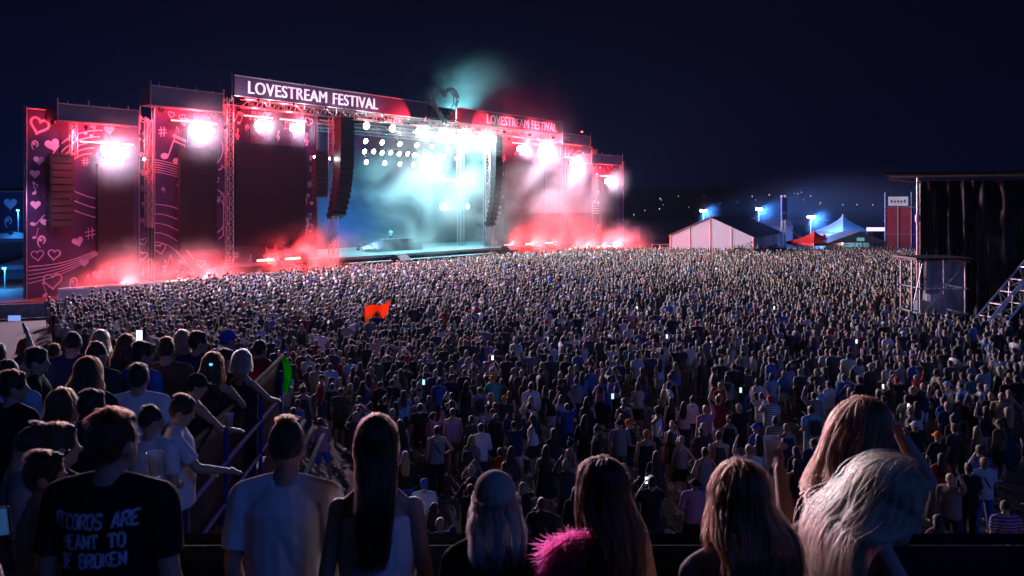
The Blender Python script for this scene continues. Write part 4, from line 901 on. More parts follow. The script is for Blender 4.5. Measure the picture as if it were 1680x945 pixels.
def body_mb(sex, pl, pr, fine=False, head_turn=0, head_tilt=0, hands=True, curl=.5, legs=True, stance=0.0):
    mb = MB(); mb.loft([oval(*t[:3],t[3]) for t in TORSO[sex]])
    k = 1 if sex == 'm' else .88
    # neck and head
    mb.tube((0,-.03,1.42),(0,-.008,1.57),.058*k,.054*k,12)
    for sd in (-1,1): mb.tube((.02*sd,-.025,1.495),(SH[sex][0]*sd*.8,-.015,SH[sex][2]+.012),.045*k,.042*k,8,True)
    RH = Matrix.Translation((0,-.01,1.53)) @ Matrix.Rotation(head_turn,4,'Z') @ Matrix.Rotation(head_tilt,4,'X') @ Matrix.Translation((0,.01,-1.53))
    h = MB(); hs = 1 if sex == 'm' else .95
    h.ell((0,-.008,1.645),(.076*hs,.096*hs,.105*hs),16,12); h.ell((0,.022,1.59),(.06*hs,.072*hs,.075*hs),14,10); h.ell((0,.055,1.55),(.036*hs,.036*hs,.03),10,8)
    if fine:
        h.loft([[Vector((x*.016,.075+.028*q,z)) for x,q in ((-1,0),(-.4,.7),(.4,.7),(1,0))] for z,_ in ((1.585,0),)]+[[Vector((x*w_,.075+y_*q,z)) for x,q in ((-1,0),(-.4,1),(.4,1),(1,0))] for z,w_,y_ in ((1.598,.02,.05),(1.615,.016,.042),(1.645,.012,.026),(1.655,.008,.01))])
        h.ell((0,.081,1.565),(.026,.014,.008),10,6); h.ell((0,.083,1.556),(.022,.013,.008),10,6)
        for sd in (-1,1): h.ell((.032*sd,.072,1.652),(.022,.016,.007),8,6); h.ell((.03*sd,.073,1.632),(.014,.012,.009),8,6)
    else: h.tube((0,.085,1.645),(0,.108,1.605),.008,.016,6,True); h.ell((0,.075,1.65),(.045,.018,.012),8,6)
    for sd in (-1,1): h.ell((.078*hs*sd,-.005,1.622),(.012,.021,.032),8,6,Matrix.Rotation(.2*sd,3,'Z'))
    mb.add([RH @ Vector(v) for v in h.v], h.f)
    for sd, pose in ((-1,pl),(1,pr)):
        s, e, wv = arm_pts(sex, pose, sd)
        mb.ell(s,(SH[sex][3],SH[sex][3]*.95,SH[sex][3]*1.05),10,8)
        mb.tube(s,e,.052*k,.041*k,10,True); mid = e.lerp(wv,.3); mb.tube(e,mid,.041*k,.043*k,10,True); mb.tube(mid,wv,.043*k,.028*k,10,True)
        d = (wv-e).normalized()
        if hands:
            pn = Vector((-sd,0,0)) if abs(d.z) > .6 else Vector((-sd*.6,0,-.8))
            hand(mb, wv+d*.01, d, pn, curl, 1.0 if sex == 'm' else .9, fine)
    if legs:
        for sd in (-1,1):
            x0 = .09*sd; kx = (.1+stance*.6)*sd; ax = (.105+stance)*sd
            mb.tube((x0,-.01,.90),(kx,.015,.5),.088,.058,10,True); mb.tube((kx,.01,.5),(ax+.0,-.015,.3),.054,.056,10,True); mb.tube((ax,-.015,.3),(ax,-.025,.09),.056,.036,10,True)
            mb.ell((ax+.008*sd,.045,.036),(.044,.13,.042),10,6)
    return mb, RH
def top_mb(sex, pl, pr, kind='tee', loose=.022, hem=None):
    mb = MB(); hem = hem or (.84 if sex == 'm' else .90)
    T = [t for t in TORSO[sex]]
    def at_z(z):
        zs = [t[0] for t in T]; return [float(np.interp(z,zs,[t[i] for t in T])) for i in (1,2,3)]
    zs = [hem]+[z for z in (1.0,1.1,1.2,1.3,1.38) if z > hem+.02]
    rings = []
    for z in zs:
        rx,ry,y = at_z(z); lx = loose*(1.7 if z < 1.22 else 1.0)
        if z < 1.25: q = at_z(1.28); rx = max(rx, q[0]-.03); ry = max(ry, q[1]-.018)
        rings.append(oval(z,rx+lx,ry+lx,y))
    if kind in ('tee','long','hood'):
        for z in (1.435,1.475,1.492):
            rx,ry,y = at_z(z); rings.append(oval(z,rx+loose*.8,ry+loose*.6,y))
        mb.loft(rings); sl = .62 if kind == 'tee' else 1.0
        for sd, pose in ((-1,pl),(1,pr)):
            s,e,wv = arm_pts(sex,pose,sd); r0 = SH[sex][3]+loose*.75; mb.ell(s,(r0,r0*.95,r0*1.02),10,8)
            mb.tube((.03*sd,-.02,1.485),s+Vector((0,0,.012)),.052,r0*.92,10)
            if kind == 'tee': p = s.lerp(e,sl+.12); mb.tube(s,p,r0*.98,.068 if sex == 'm' else .058,12)
            else: mb.tube(s,e,r0*.95,.056,12,True); mb.tube(e,e.lerp(wv,.93),.056,.042,12)
        if kind == 'hood': mb.ell((0,-.1,1.5),(.1,.06,.07),10,8)
    else:  # sleeveless
        rx,ry,y = at_z(1.38); rings.append(oval(1.385,rx*.93+loose*.5,ry+loose*.5,y)); mb.loft(rings)
        for sd in (-1,1):
            xs = (.085 if kind == 'tank' else .075)*sd
            for yy in (.095,-.1): mb.tube((xs,yy,1.37),(xs*.9,-.02,1.462 if sex == 'f' else 1.48),.02 if kind == 'tank' else .009,None,6)
    return mb
def bottom_mb(sex, kind='trousers', stance=0.0):
    mb = MB(); rx = .17 if sex == 'm' else .176; ry = .128
    if kind in ('trousers','shorts'):
        mb.loft([oval(.84,rx+.012,ry+.012,-.01),oval(.93,rx,ry,-.012),oval(1.0,rx-.012,ry-.012,-.01)])
        for sd in (-1,1):
            x0 = .09*sd; kx = (.1+stance*.6)*sd; ax = (.105+stance)*sd
            if kind == 'shorts': mb.tube((x0,-.01,.9),(kx,.012,.53),.102,.088,12)
            else: mb.tube((x0,-.01,.9),(kx,.015,.5),.1,.072,12,True); mb.tube((kx,.012,.52),(ax,-.018,.07),.072,.062,12)
    else:
        zb = {'skirt':.55,'dress':.5,'long_skirt':.15}[kind]; zt = 1.0 if kind != 'dress' else 1.12
        mb.loft([oval(zb,.25 if kind != 'long_skirt' else .29,.2,0),oval(.8,.2,.155,-.01),oval(.93,.18,.135,-.012),oval(zt,.15,.11,-.005)])
    return mb
def hair_mb(style, RH):
    h = MB()
    if style in ('short','buzz'):
        r_ = .003 if style == 'buzz' else .007
        h.ell((0,-.014,1.662),(.078+r_*.7,.096+r_,.098+r_),16,12); 
        if style == 'short': h.ell((0,-.03,1.64),(.078,.085,.085),14,10); h.ell((0,.02,1.72),(.06,.07,.045),10,6)
    elif style == "bun0": h.ell((0,-.016,1.66),(.078,.098,.1),16,12); h.ell((0,-.04,1.63),(.077,.08,.09),14,10)
    elif style == "cap":
        h.ell((0,-.01,1.68),(.089,.107,.09),16,10); h.loft([oval(1.672,.075,.085,.1),oval(1.68,.072,.082,.1)]); h.ell((0,-.02,1.63),(.08,.092,.07),12,8)
    elif style == 'bucket':
        h.ell((0,-.01,1.69),(.092,.108,.085),16,10); h.loft([oval(1.655,.15,.165,-.01),oval(1.70,.096,.11,-.01)])
    else:
        h.ell((0,-.014,1.66),(.082,.101,.104),16,12); h.ell((0,-.035,1.63),(.081,.086,.095),14,10)
        if style == 'long': h.loft([oval(1.66,.084,.07,-.045),oval(1.58,.1,.066,-.06),oval(1.46,.115,.05,-.085),oval(1.32,.105,.036,-.115),oval(1.2,.075,.022,-.125)])
        elif style == 'bob': h.loft([oval(1.66,.088,.08,-.03),oval(1.58,.105,.085,-.035),oval(1.49,.102,.07,-.045)])
        elif style == 'tail': h.tube((0,-.11,1.68),(0,-.165,1.62),.03,.034,8,True); h.tube((0,-.165,1.62),(0,-.15,1.38),.036,.012,8,True)
        elif style == 'bun': h.ell((0,-.06,1.775),(.045,.045,.042),10,8)
        elif style == 'curly':
            rr = random.Random(3)
            for _ in range(40):
                a,b = rr.uniform(0,6.28),rr.uniform(-.9,1.4); v = Vector((math.cos(a)*math.cos(b)*.1,-.03+math.sin(a)*math.cos(b)*.1,1.63+math.sin(b)*.11)); 
                if v.y < .05 or v.z > 1.68: h.ell(v,(.034,.034,.034),7,5)
            h.loft([oval(1.62,.115,.085,-.045),oval(1.5,.13,.085,-.05),oval(1.42,.1,.06,-.06)])
    m2 = MB(); m2.add([RH @ Vector(v) for v in h.v], h.f); return m2
CLOTH = {'black':(.018,.018,.022),'charcoal':(.05,.05,.055),'white':(.74,.74,.76),'navy':(.022,.032,.10),'blue':(.05,.14,.48),'sky blue':(.25,.45,.7),'grey':(.25,.25,.27),'beige':(.5,.42,.32),'red':(.5,.025,.03),'teal':(.03,.28,.3),'olive':(.11,.12,.05),'pink':(.6,.25,.36),'brown':(.14,.075,.04),'orange':(.75,.2,.03),'lilac':(.38,.28,.55),'mustard':(.5,.32,.05)}
HAIRC = {'black':(.016,.013,.012),'dark brown':(.04,.022,.013),'brown':(.06,.03,.016),'blonde':(.42,.28,.13),'auburn':(.12,.03,.012),'grey':(.3,.29,.28)}
SKIN = [(.46,.28,.21),(.4,.24,.17),(.5,.32,.25),(.3,.17,.11),(.16,.08,.05)]
_cache = {}
def cached(key, fn):
    if key not in _cache: _cache[key] = fn()
    return _cache[key]
def setmat(me, m):
    me.materials.clear(); me.materials.append(m); return me
def part(name, me, parent, color):
    o = bpy.data.objects.new(name, me); COL.objects.link(o); o.parent = parent; o.color = (*color,1); return o
def make_person(loc, rz, height, sp, label, group=None, voxel=.02):
    """sp: sex, pl, pr, hair, hairc, top, topc, bot, botc, turn, tilt, hem"""
    sex, pl, pr = sp['sex'], sp.get('pl','down'), sp.get('pr','down'); turn, tilt = sp.get('turn',0), sp.get('tilt',0); st = sp.get('stance',.0)
    fine = voxel < .012; hp = round(turn,1), round(tilt,1)
    RH = body_mb(sex,pl,pr,False,hp[0],hp[1])[1]
    bme = cached(('b',sex,pl,pr,hp,st,voxel), lambda: setmat(remesh_obj(body_mb(sex,pl,pr,fine,hp[0],hp[1],True,sp.get('curl',.5),True,st)[0],voxel,1 if fine else 2),M_skin))
    o = bpy.data.objects.new('person', bme); COL.objects.link(o); o.location = loc; o.rotation_euler[2] = rz; s = height/1.75; o.scale = (s*sp.get('wide',1),s*sp.get('wide',1),s)
    o.color = (*sp.get('skin',SKIN[0]),1); tag(o,label,'person',group)
    top, hem = sp['top'], sp.get('hem')
    def mk_top():
        me = remesh_obj(top_mb(sex,pl,pr,top,hem=hem),voxel*.8,2)
        nv_ = len(me.vertices); co = np.zeros(nv_*3,np.float32); me.vertices.foreach_get('co',co); co = co.reshape(-1,3); nr = np.zeros(nv_*3,np.float32); me.vertex_normals.foreach_get('vector',nr); nr = nr.reshape(-1,3)
        d = np.array([noise.noise((x*9,y*9,z*5+3))+.6*noise.noise((x*20+z*8,y*20,z*11)) for x,y,z in co.tolist()])*np.where(co[:,2] < 1.3,.008,.004)
        me.vertices.foreach_set('co',(co+nr*d[:,None]).astype(np.float32).ravel()); me.update()
        return setmat(me,M_cloth)
    part({'tee':'t_shirt','long':'sweater','hood':'hooded_jacket','tank':'tank_top','cami':'camisole'}[top], cached(('t',sex,pl,pr,top,hem,voxel),mk_top), o, sp['topc'])
    part({'trousers':'trousers','shorts':'shorts','skirt':'skirt','dress':'skirt','long_skirt':'skirt'}[sp['bot']], cached(('p',sex,sp['bot'],st,voxel),lambda: setmat(remesh_obj(bottom_mb(sex,sp['bot'],st),voxel*.9,2),M_cloth)), o, sp['botc'])
    hs = sp['hair']; isc = hs in ('cap','bucket')
    if hs != 'none':
        part({'cap':'cap','bucket':'bucket_hat'}.get(hs,'hair'), cached(('h',hs,hp,voxel),lambda: setmat(remesh_obj(hair_mb(hs,RH),voxel*.7,1),M_cloth if isc else M_hair)), o, sp['hairc'])
    return o, RH
def backpack(o, c):
    def mk():
        mb = MB(); mb.loft([oval(1.0,.12,.06,-.2),oval(1.08,.14,.08,-.205),oval(1.3,.135,.075,-.2),oval(1.4,.1,.05,-.18)])
        for sd in (-1,1): mb.path([(.1*sd,-.15,1.38),(.11*sd,-.05,1.5),(.11*sd,.09,1.42),(.13*sd,.13,1.25),(.15*sd,-.1,1.06)],.016)
        return setmat(remesh_obj(mb,.02,1),M_cloth)
    part('backpack', cached('bp',mk), o, c)
def cross_strap(o, c):
    def mk():
        mb = MB(); pts = []
        for i in range(25):
            t = 2*math.pi*i/24; z = 1.22+.245*math.cos(t); rx, ry = .197,.142
            a = math.sin(t); x = .155*math.cos(t)*-1; y = a*math.sqrt(max(.05,1-(x/rx)**2))*ry-.005
            pts.append(Vector((x,y,z)))
        for a,b in zip(pts,pts[1:]): mb.tube(a,b,.015,n=5)
        mb.box((.18,.02,.99),(.07,.2,.15)); me = mb.mesh('strap'); return setmat(me,M_cloth)
    part('shoulder_bag', cached('strap',mk), o, c)
def phone(p, rz, label, lit=True, tilt=0, group=None, s=1.0, scr=None):
    r = empty('phone', p, rz, label, 'phone', group)
    mb = MB(); mb.box((0,0,0),(.075*s,.009*s,.155*s)); mb.build('case', M_black, r, bevel=.003)
    mb = MB(); mb.box((0,-.0065*s,0),(.068*s,.003*s,.145*s)); mb.build('screen', scr or glow('phone_screen',(.75,.85,1),2.2), r)
    r.rotation_euler[1] = tilt; return r
def cup(p, label):
    r = empty('cup', p, 0, label, 'cup'); mb = MB(); mb.loft([oval(0,.03,.03,n=14),oval(.12,.042,.042,n=14),oval(.122,.044,.044,n=14),oval(.118,.039,.039,n=14),oval(.005,.028,.028,n=14)],True); mb.build('body', mat('plastic_cup',(.55,.6,.75),.15,alpha=.55,spec=.8), r, smooth=True)
    mb = MB(); mb.loft([oval(.006,.0275,.0275,n=14),oval(.085,.036,.036,n=14)]); mb.build('drink', mat('drink',(.5,.35,.12),.1), r); return r
# hair strands as curves
def strands(parent, RH, n, length, col, seed, spread=1.0, curl=0.0, wave=.012, radius=.0011, width=1.0, face=.75, back=None, npt=26, vol=0.0, sway=(0,0), start=0.0, clump=14):
    rg = np.random.default_rng(seed); P = np.zeros((n,npt,3)); t = np.linspace(0,1,npt)
    nc = max(20, n//clump); cl = [(rg.uniform(-math.pi+face,math.pi-face)+math.pi, rg.random()**.6, rg.uniform(.82,1.0), rg.uniform(0,6.28), rg.uniform(0,6.28), rg.uniform(.8,1.2)) for _ in range(nc)]
    for i in range(n):
        az, lay, L, ph, ph2, fr = cl[rg.integers(nc)]; az += rg.normal(0,.03+curl*.6); lay = min(1.05,max(0,lay+rg.normal(0,.1))); L = length*L*rg.uniform(.94,1.02); ph += rg.normal(0,.3); ph2 += rg.normal(0,.3)
        if rg.random() < .05: lay += rg.uniform(.2,.9); ph = rg.uniform(0,6.28); az += rg.normal(0,.2)
        dirx, diry = math.sin(az), math.cos(az)
        ox = rg.uniform(-.012,.012); oy = rg.uniform(-.035,.015)
        vf = vol*(.15+.85*min(1,max(0,.15-diry*1.3))); rx,ry,rz_ = .076+.012*lay+vf*lay,.097+.012*lay+vf*lay,.104+.012*lay+vol*lay*.6
        for k in range(npt):
            s = start+t[k]*(L-start)
            arc_ = .17
            if s < arc_: 
                a = s/arc_*math.pi/2*1.05; x = dirx*rx*math.sin(a)+ox*(math.cos(a)); y = diry*ry*math.sin(a)+oy*math.cos(a); z = rz_*math.cos(a)
            else:
                q = s-arc_; x = dirx*rx+ (dirx*.02*spread)*min(1,q/.1); y = diry*ry; z = -.008-q
                tgt = -.135 if q > .12 else np.interp(q,[0,.12],[diry*ry,-.135])
                if diry < .35: y = y+(min(y,tgt)-y)*min(1,q/.16)*(.85 if diry < 0 else .6)
                x *= np.interp(q,[0,.12,.3,.6],[1,1.12*spread,1.02*spread,.72*width])
                y += -.03*lay*min(1,q/.2)
            ww = (wave+curl*.6)*min(1,s/.2)
            x += ww*math.sin(s*(16 if not curl else 38)*fr+ph)+.004*math.sin(s*60+ph2); y += ww*.8*math.cos(s*(14 if not curl else 35)*fr+ph2)
            x += sway[0]*t[k]**1.5; y += sway[1]*t[k]**1.5
            P[i,k] = (x,y-.014,1.655+z)
    M_ = np.array(RH); flat = P.reshape(-1,3)
    # the hanging part follows the head only partly
    rot = flat @ M_[:3,:3].T + M_[:3,3]; wgt = np.clip((1.5-flat[:,2])/.25,0,.75)[:,None]
    flat = rot*(1-wgt)+(flat+(RH @ Vector((0,0,1.6))-Vector((0,0,1.6))))*wgt
    hc = bpy.data.hair_curves.new('hair_strands'); hc.add_curves([npt]*n)
    hc.attributes['position'].data.foreach_set('vector', flat.astype(np.float32).ravel())
    ra = hc.attributes.get('radius') or hc.attributes.new('radius','FLOAT','POINT')
    ra.data.foreach_set('value', np.tile(radius*np.linspace(1,.35,npt),n).astype(np.float32))
    hc.materials.append(M_strand); o = bpy.data.objects.new('hair_strands', hc); COL.objects.link(o); o.parent = parent; o.color = (*col,1); return o

def strand_copy(o, hp, style, col, turn, tilt):
    key = ('s',style,round(turn,1),round(tilt,1)); RH = body_mb('m','down','down',False,round(turn,1),round(tilt,1),False,.5,False)[1]
    if key not in _cache:
        k = dict(short=(900,.085,.004,8,.004),buzz=(700,.05,.002,6,0),long=(1500,.5,.014,20,.006),bob=(1300,.3,.012,16,.016),tail=(700,.13,.003,8,0),bun=(700,.12,.003,8,0))[style]
        c = strands(hp,RH,k[0],k[1],col,len(_cache),radius=.0017,wave=k[2],npt=k[3],vol=k[4],face=.62); _cache[key] = c.data; return c
    c = bpy.data.objects.new('hair_strands',_cache[key]); COL.objects.link(c); c.parent = hp; c.color = (*col,1); return c
# ------------------------------------------------------------------ onlookers on the terrace
C, HC = CLOTH, HAIRC
def stand_at(px, py, d, height=None):
    q = at(px,py,d); fz = floor_z(d); return Vector((q.x,q.y,fz)), (height or (q.z-fz))
G_T = 'onlookers on the terrace'
# (px, py of head top, depth, facing deg, spec, label)
def TP(px, py, d, face, label, **sp):
    d *= 1.12 if d > 5 else 1.03
    loc, h_ = stand_at(px,py,d); sp.setdefault('skin',SKIN[0]); vox = sp.pop('voxel',.016)
    o = make_person(loc, R(face), min(1.93,max(1.5,h_)), sp, label, G_T, vox)[0]
    if sp['hair'] in ('short','buzz','long','bob','tail','bun'): strand_copy(o,[c for c in o.children if c.name.startswith('hair')][0],sp['hair'],sp['hairc'],sp.get('turn',0),sp.get('tilt',0))
    return o
TP(228,600,6.6,8,'man in plain white t-shirt with short dark hair seen from behind in mid terrace',sex='m',hair='short',hairc=HC['black'],top='tee',topc=C['white'],bot='shorts',botc=C['navy'],pl='bent',pr='bent',wide=1.1)
TP(14,562,7.0,4,'broad man in pale blue t-shirt with short hair at the outer end of the terrace',sex='m',hair='buzz',hairc=HC['dark brown'],top='tee',topc=C['sky blue'],bot='shorts',botc=C['black'],wide=1.08)
TP(22,612,6.0,-20,'dark haired person in black shirt below the broad man in pale blue',sex='m',hair='short',hairc=HC['dark brown'],top='tee',topc=C['black'],bot='trousers',botc=C['black'],turn=-.6)
TP(146,590,6.4,10,'woman with long wavy brown hair in black top in front of the bald headed man',sex='f',hair='long',hairc=HC['dark brown'],top='tee',topc=C['black'],bot='trousers',botc=C['navy'],turn=-.3)
TP(160,560,7.9,-5,'man with cropped hair in charcoal shirt behind the wavy haired woman',sex='m',hair='buzz',hairc=HC['dark brown'],top='tee',topc=C['charcoal'],bot='trousers',botc=C['black'],turn=-.5)
TP(120,547,8.6,12,'stocky man in dark blue t-shirt near the far end of the terrace',sex='m',hair='buzz',hairc=HC['black'],top='tee',topc=C['navy'],bot='shorts',botc=C['grey'],wide=1.12)
TP(166,544,9.3,10,'woman with loose golden hair facing the stage behind the man in charcoal',sex='f',hair='long',hairc=HC['blonde'],top='tee',topc=C['black'],bot='shorts',botc=C['navy'])
TP(208,551,8.9,6,'woman with straight ash hair beside the glowing raised phone',sex='f',hair='long',hairc=HC['brown'],top='tank',topc=C['black'],bot='skirt',botc=C['black'])
TP(234,563,7.9,-25,'man with glasses and short dark hair in blue t-shirt under the glowing phone',sex='m',hair='short',hairc=HC['black'],top='tee',topc=C['blue'],bot='trousers',botc=C['black'],turn=-.5)
TP(272,557,8.2,18,'person in brown shirt leaning towards the fair haired women',sex='m',hair='short',hairc=HC['dark brown'],top='tee',topc=C['brown'],bot='shorts',botc=C['black'],tilt=-.3,wide=1.05)
TP(300,544,9.4,4,'woman with very long blonde hair in brown dress near the navy shirted man',sex='f',hair='long',hairc=HC['blonde'],top='tank',topc=C['brown'],bot='dress',botc=C['brown'])
TP(325,546,8.9,-10,'man in navy polo with short hair looking to the side, next to the blue cap',sex='m',hair='short',hairc=HC['dark brown'],top='tee',topc=C['navy'],bot='trousers',botc=C['charcoal'],turn=-.7,wide=1.08)
TP(374,543,9.7,-15,'man in bright blue cap and blue shirt at the far terrace end',sex='m',hair='cap',hairc=(.02,.08,.45),top='tee',topc=(.02,.05,.3),bot='shorts',botc=C['navy'],turn=-.5,wide=1.05)
TP(350,581,7.6,0,'woman with long straight brown hair and a bright blue hair clip',sex='f',hair='long',hairc=HC['brown'],top='tank',topc=C['black'],bot='trousers',botc=C['navy'],pr='lean')
TP(371,575,8.6,-20,'dark haired man squeezed between the hair clip woman and the grey bob',sex='m',hair='short',hairc=HC['black'],top='tee',topc=C['black'],bot='trousers',botc=C['black'],turn=-.5)
TP(400,578,8.3,-30,'woman with pale grey bob leaning her arms on the side parapet',sex='f',hair='bob',hairc=HC['grey'],top='tank',topc=C['black'],bot='trousers',botc=C['black'],pl='lean',pr='lean')
TP(428,560,9.9,-20,'woman in red t-shirt with dark hair at the far parapet corner',sex='f',hair='tail',hairc=HC['black'],top='tee',topc=C['red'],bot='shorts',botc=C['black'],turn=-.3,pl='lean',pr='lean')
TP(319,615,6.9,-45,'man in flat cap and black tank top leaning to the parapet with a cup',sex='m',hair='cap',hairc=C['black'],top='tank',topc=C['black'],bot='shorts',botc=C['charcoal'],turn=-.4,pl='bent',pr='lean',tilt=-.2)
TP(248,668,5.3,-12,'man with cropped hair and white t-shirt turned away, nearest to the bearded man',sex='m',hair='buzz',hairc=HC['black'],top='tee',topc=C['white'],bot='shorts',botc=C['black'],turn=-.5,pr='bent')
TP(293,651,5.5,-70,'bearded man in white t-shirt seen in profile by the side parapet',sex='m',hair='short',hairc=HC['brown'],top='tee',topc=C['white'],bot='trousers',botc=C['navy'],turn=-.2,tilt=-.35,pr='lean',pl='bent')
TP(108,644,5.6,-60,'person with swept light brown hair in profile, black jacket, mid terrace',sex='f',hair='bob',hairc=HC['brown'],top='long',topc=C['black'],bot='trousers',botc=C['black'],turn=-.4)
TP(152,643,5.3,-20,'person with short black hair and black shirt just behind the lettered t-shirt man',sex='m',hair='short',hairc=HC['black'],top='tee',topc=C['black'],bot='trousers',botc=C['black'],turn=-.4)
TP(38,700,4.4,-55,'person bending forward in faded blue t-shirt with dark cropped hair',sex='m',hair='buzz',hairc=HC['black'],top='tee',topc=C['grey'],bot='shorts',botc=C['black'],turn=.2,tilt=-.5)
p_sg1 = TP(98,700,4.5,-25,'man with messy fair hair and sunglasses pushed up on his head',sex='m',hair='short',hairc=HC['brown'],top='tee',topc=C['charcoal'],bot='trousers',botc=C['black'],turn=-.5)
p_sg2 = TP(76,753,3.6,-55,'man in pale beige t-shirt in profile with dark glasses on his hair',sex='m',hair='short',hairc=HC['dark brown'],top='tee',topc=C['beige'],bot='trousers',botc=C['black'],turn=-.3,voxel=.011)
TP(-4,538,7.8,6,'man at the photo edge raising a phone in one hand to film the stage',sex='m',hair='short',hairc=HC['black'],top='tee',topc=C['white'],bot='shorts',botc=C['black'],pr='up')
TP(42,558,10.2,10,'woman with reddish brown hair at the outer far corner of the terrace',sex='f',hair='bob',hairc=HC['auburn'],top='tee',topc=C['brown'],bot='trousers',botc=C['black'])
TP(62,574,7.6,-65,'young man in black in clear profile behind the pale blue t-shirt',sex='m',hair='short',hairc=HC['black'],top='tee',topc=C['black'],bot='trousers',botc=C['black'],turn=-.25)
TP(190,562,9.9,0,'short woman with bun looking over between golden and ash hair',sex='f',hair='bun',hairc=HC['dark brown'],top='tank',topc=C['pink'],bot='shorts',botc=C['navy'])
TP(90,566,9.8,0,'boy in grey hooded jacket at the far terrace edge',sex='m',hair='short',hairc=HC['brown'],top='hood',topc=C['grey'],bot='trousers',botc=C['black'])
def shades(o, label, m):
    r = empty('sunglasses', (0,0,0), 0, label, 'sunglasses'); s = o.scale[2]
    hd = o.matrix_basis @ Vector((0,0,1.71)); r.location = o.location+Vector((0,0,1.705*s)); r.rotation_euler[2] = o.rotation_euler[2]-.5
    mb = MB()
    for x in (-.034,.034): mb.ell((x,.072,.03),(.028,.008,.022),10,6,Matrix.Rotation(-.7,3,'X'))
    mb.build('lens', m, r, smooth=True); mb = MB(); mb.tube((-.006,.076,.034),(.006,.076,.034),.003)
    for x in (-1,1): mb.tube((x*.062,.07,.03),(x*.096,-.03,-.02),.003)
    mb.build('frame', M_black, r)
shades(p_sg1,'mirrored blue sunglasses resting on messy fair hair',mat('mirror_lens',(.1,.3,.9),.08,.9)); shades(p_sg2,'dark sunglasses resting on the hair of the man in beige',M_black)
hc_ = at(346,598,8.3); mb = MB(); mb.ell((0,0,0),(.02,.01,.014),8,6); tag(mb.build('hair_clip', mat('glowing_blue_clip', emit=(.1,.55,1), estr=1.6), None, hc_),'bright blue hair clip on long straight brown hair','hair clip')  # clip is no lamp, its brightness is put in as emission
phone(at(24,522,8.9), R(8),'phone held up sideways filming the stage at the photo edge', tilt=R(90), s=.9, scr=mat('filming_screen',emit=(.25,.4,1),estr=.9))
phone(at(229,552,9.3), 0,'glowing white phone raised among the terrace heads')
make_p = at(229,566,8.3)
cup(at(376,690,7.3)-Vector((0,0,.06)),'pale plastic cup held out over the side parapet'); cup(at(254,762,4.2)-Vector((0,0,.06)),'clear plastic cup on the ledge behind the lettered t-shirt man')
# ------------------------------------------------------------------ the row nearest the parapet
def FP(px, py, d, face, label, h=None, vox=.009, **sp):
    loc, h_ = stand_at(px,py,d); h_ = h or h_; loc.z = floor_z(d); return make_person(loc, R(face), h_, sp, label, 'onlookers on the terrace', vox)
# man with lettered t-shirt
o, RH = FP(186,680,3.3,-4,'tall man in black t-shirt lettered RECORDS ARE MEANT TO BE BROKEN',sex='m',hair='short',hairc=(.03,.012,.008),top='tee',topc=(.012,.012,.015),bot='trousers',botc=C['black'],turn=-.3,hem=.82,skin=SKIN[0],wide=1.06)
strands(o,RH,1500,.085,(.05,.018,.01),1,radius=.0016,wave=.004,npt=8,vol=.006,face=.6)
GL = {'R':[[(0,0),(0,6)],[(0,6),(3,6),(4,5.3),(4,3.9),(3,3.2),(0,3.2)],[(2,3.2),(4,0)]],'E':[[(4,0),(0,0),(0,6),(4,6)],[(0,3.1),(2.8,3.1)]],'C':[[(4,1.2),(3,0),(1,0),(0,1.2),(0,4.8),(1,6),(3,6),(4,4.8)]],'O':[[(1,0),(3,0),(4,1.2),(4,4.8),(3,6),(1,6),(0,4.8),(0,1.2),(1,0)]],'D':[[(0,0),(3,0),(4,1.2),(4,4.8),(3,6),(0,6),(0,0)]],'S':[[(0,1.1),(1,0),(3,0),(4,1),(4,2.4),(3,3.2),(1,3.2),(0,4),(0,5.1),(1,6),(3,6),(4,4.9)]],'A':[[(0,0),(1.7,6),(2.3,6),(4,0)],[(.7,2.1),(3.3,2.1)]],'M':[[(0,0),(0,6),(2.2,2.2),(4.4,6),(4.4,0)]],'N':[[(0,0),(0,6),(4,0),(4,6)]],'T':[[(2,0),(2,6)],[(0,5),(0,6),(4,6),(4,5)]],'B':[[(0,0),(3,0),(4,.8),(4,2.4),(3,3.2),(0,3.2)],[(3,3.2),(3.8,3.9),(3.8,5.3),(3,6),(0,6),(0,0)]],'K':[[(0,0),(0,6)],[(4,6),(.3,2.8)],[(1.4,3.8),(4,0)]],' ':[]}
SER = {'R':[(0,0),(0,6),(4,0)],'E':[(0,0),(0,6)],'A':[(0,0),(4,0)],'M':[(0,0),(4.4,0),(0,6),(4.4,6)],'N':[(0,0),(4,6),(0,6)],'T':[(2,0)],'B':[(0,0),(0,6)],'K':[(0,0),(0,6),(4,0),(4,6)],'D':[(0,0),(0,6)]}
def word_mesh(lines, unit):
    mb = MB()
    for txt, zc, wid in lines:
        adv = [4.4 if ch == 'M' else 4 for ch in txt]; tot = sum(a+1.7 for a in adv); k = wid/tot; x = -wid/2
        for ch, a in zip(txt, adv):
            sub = lambda p: (x+p[0]*k, zc+(p[1]-3)*unit)
            for st in GL[ch]:
                pts = [sub(p) for p in st]; fine_ = []
                for a_, b_ in zip(pts,pts[1:]):
                    for t in np.linspace(0,1,5)[:-1]: fine_.append((a_[0]+(b_[0]-a_[0])*t,a_[1]+(b_[1]-a_[1])*t))
                fine_.append(pts[-1]); ribbon(mb,fine_,unit*1.15)
            for p in SER.get(ch,[]):
                q = sub(p); dz = unit*.35*(1 if p[1] == 0 else -1); ribbon(mb,[(q[0]-k*1.1,q[1]+dz),(q[0],q[1]+dz),(q[0]+k*1.1,q[1]+dz)],unit*.75)
            x += (a+1.7)*k
    return mb
shirt = [c for c in o.children if c.name.startswith('t_shirt')][0]
bv = BVHTree.FromPolygons([v.co.copy() for v in shirt.data.vertices],[tuple(p.vertices) for p in shirt.data.polygons])
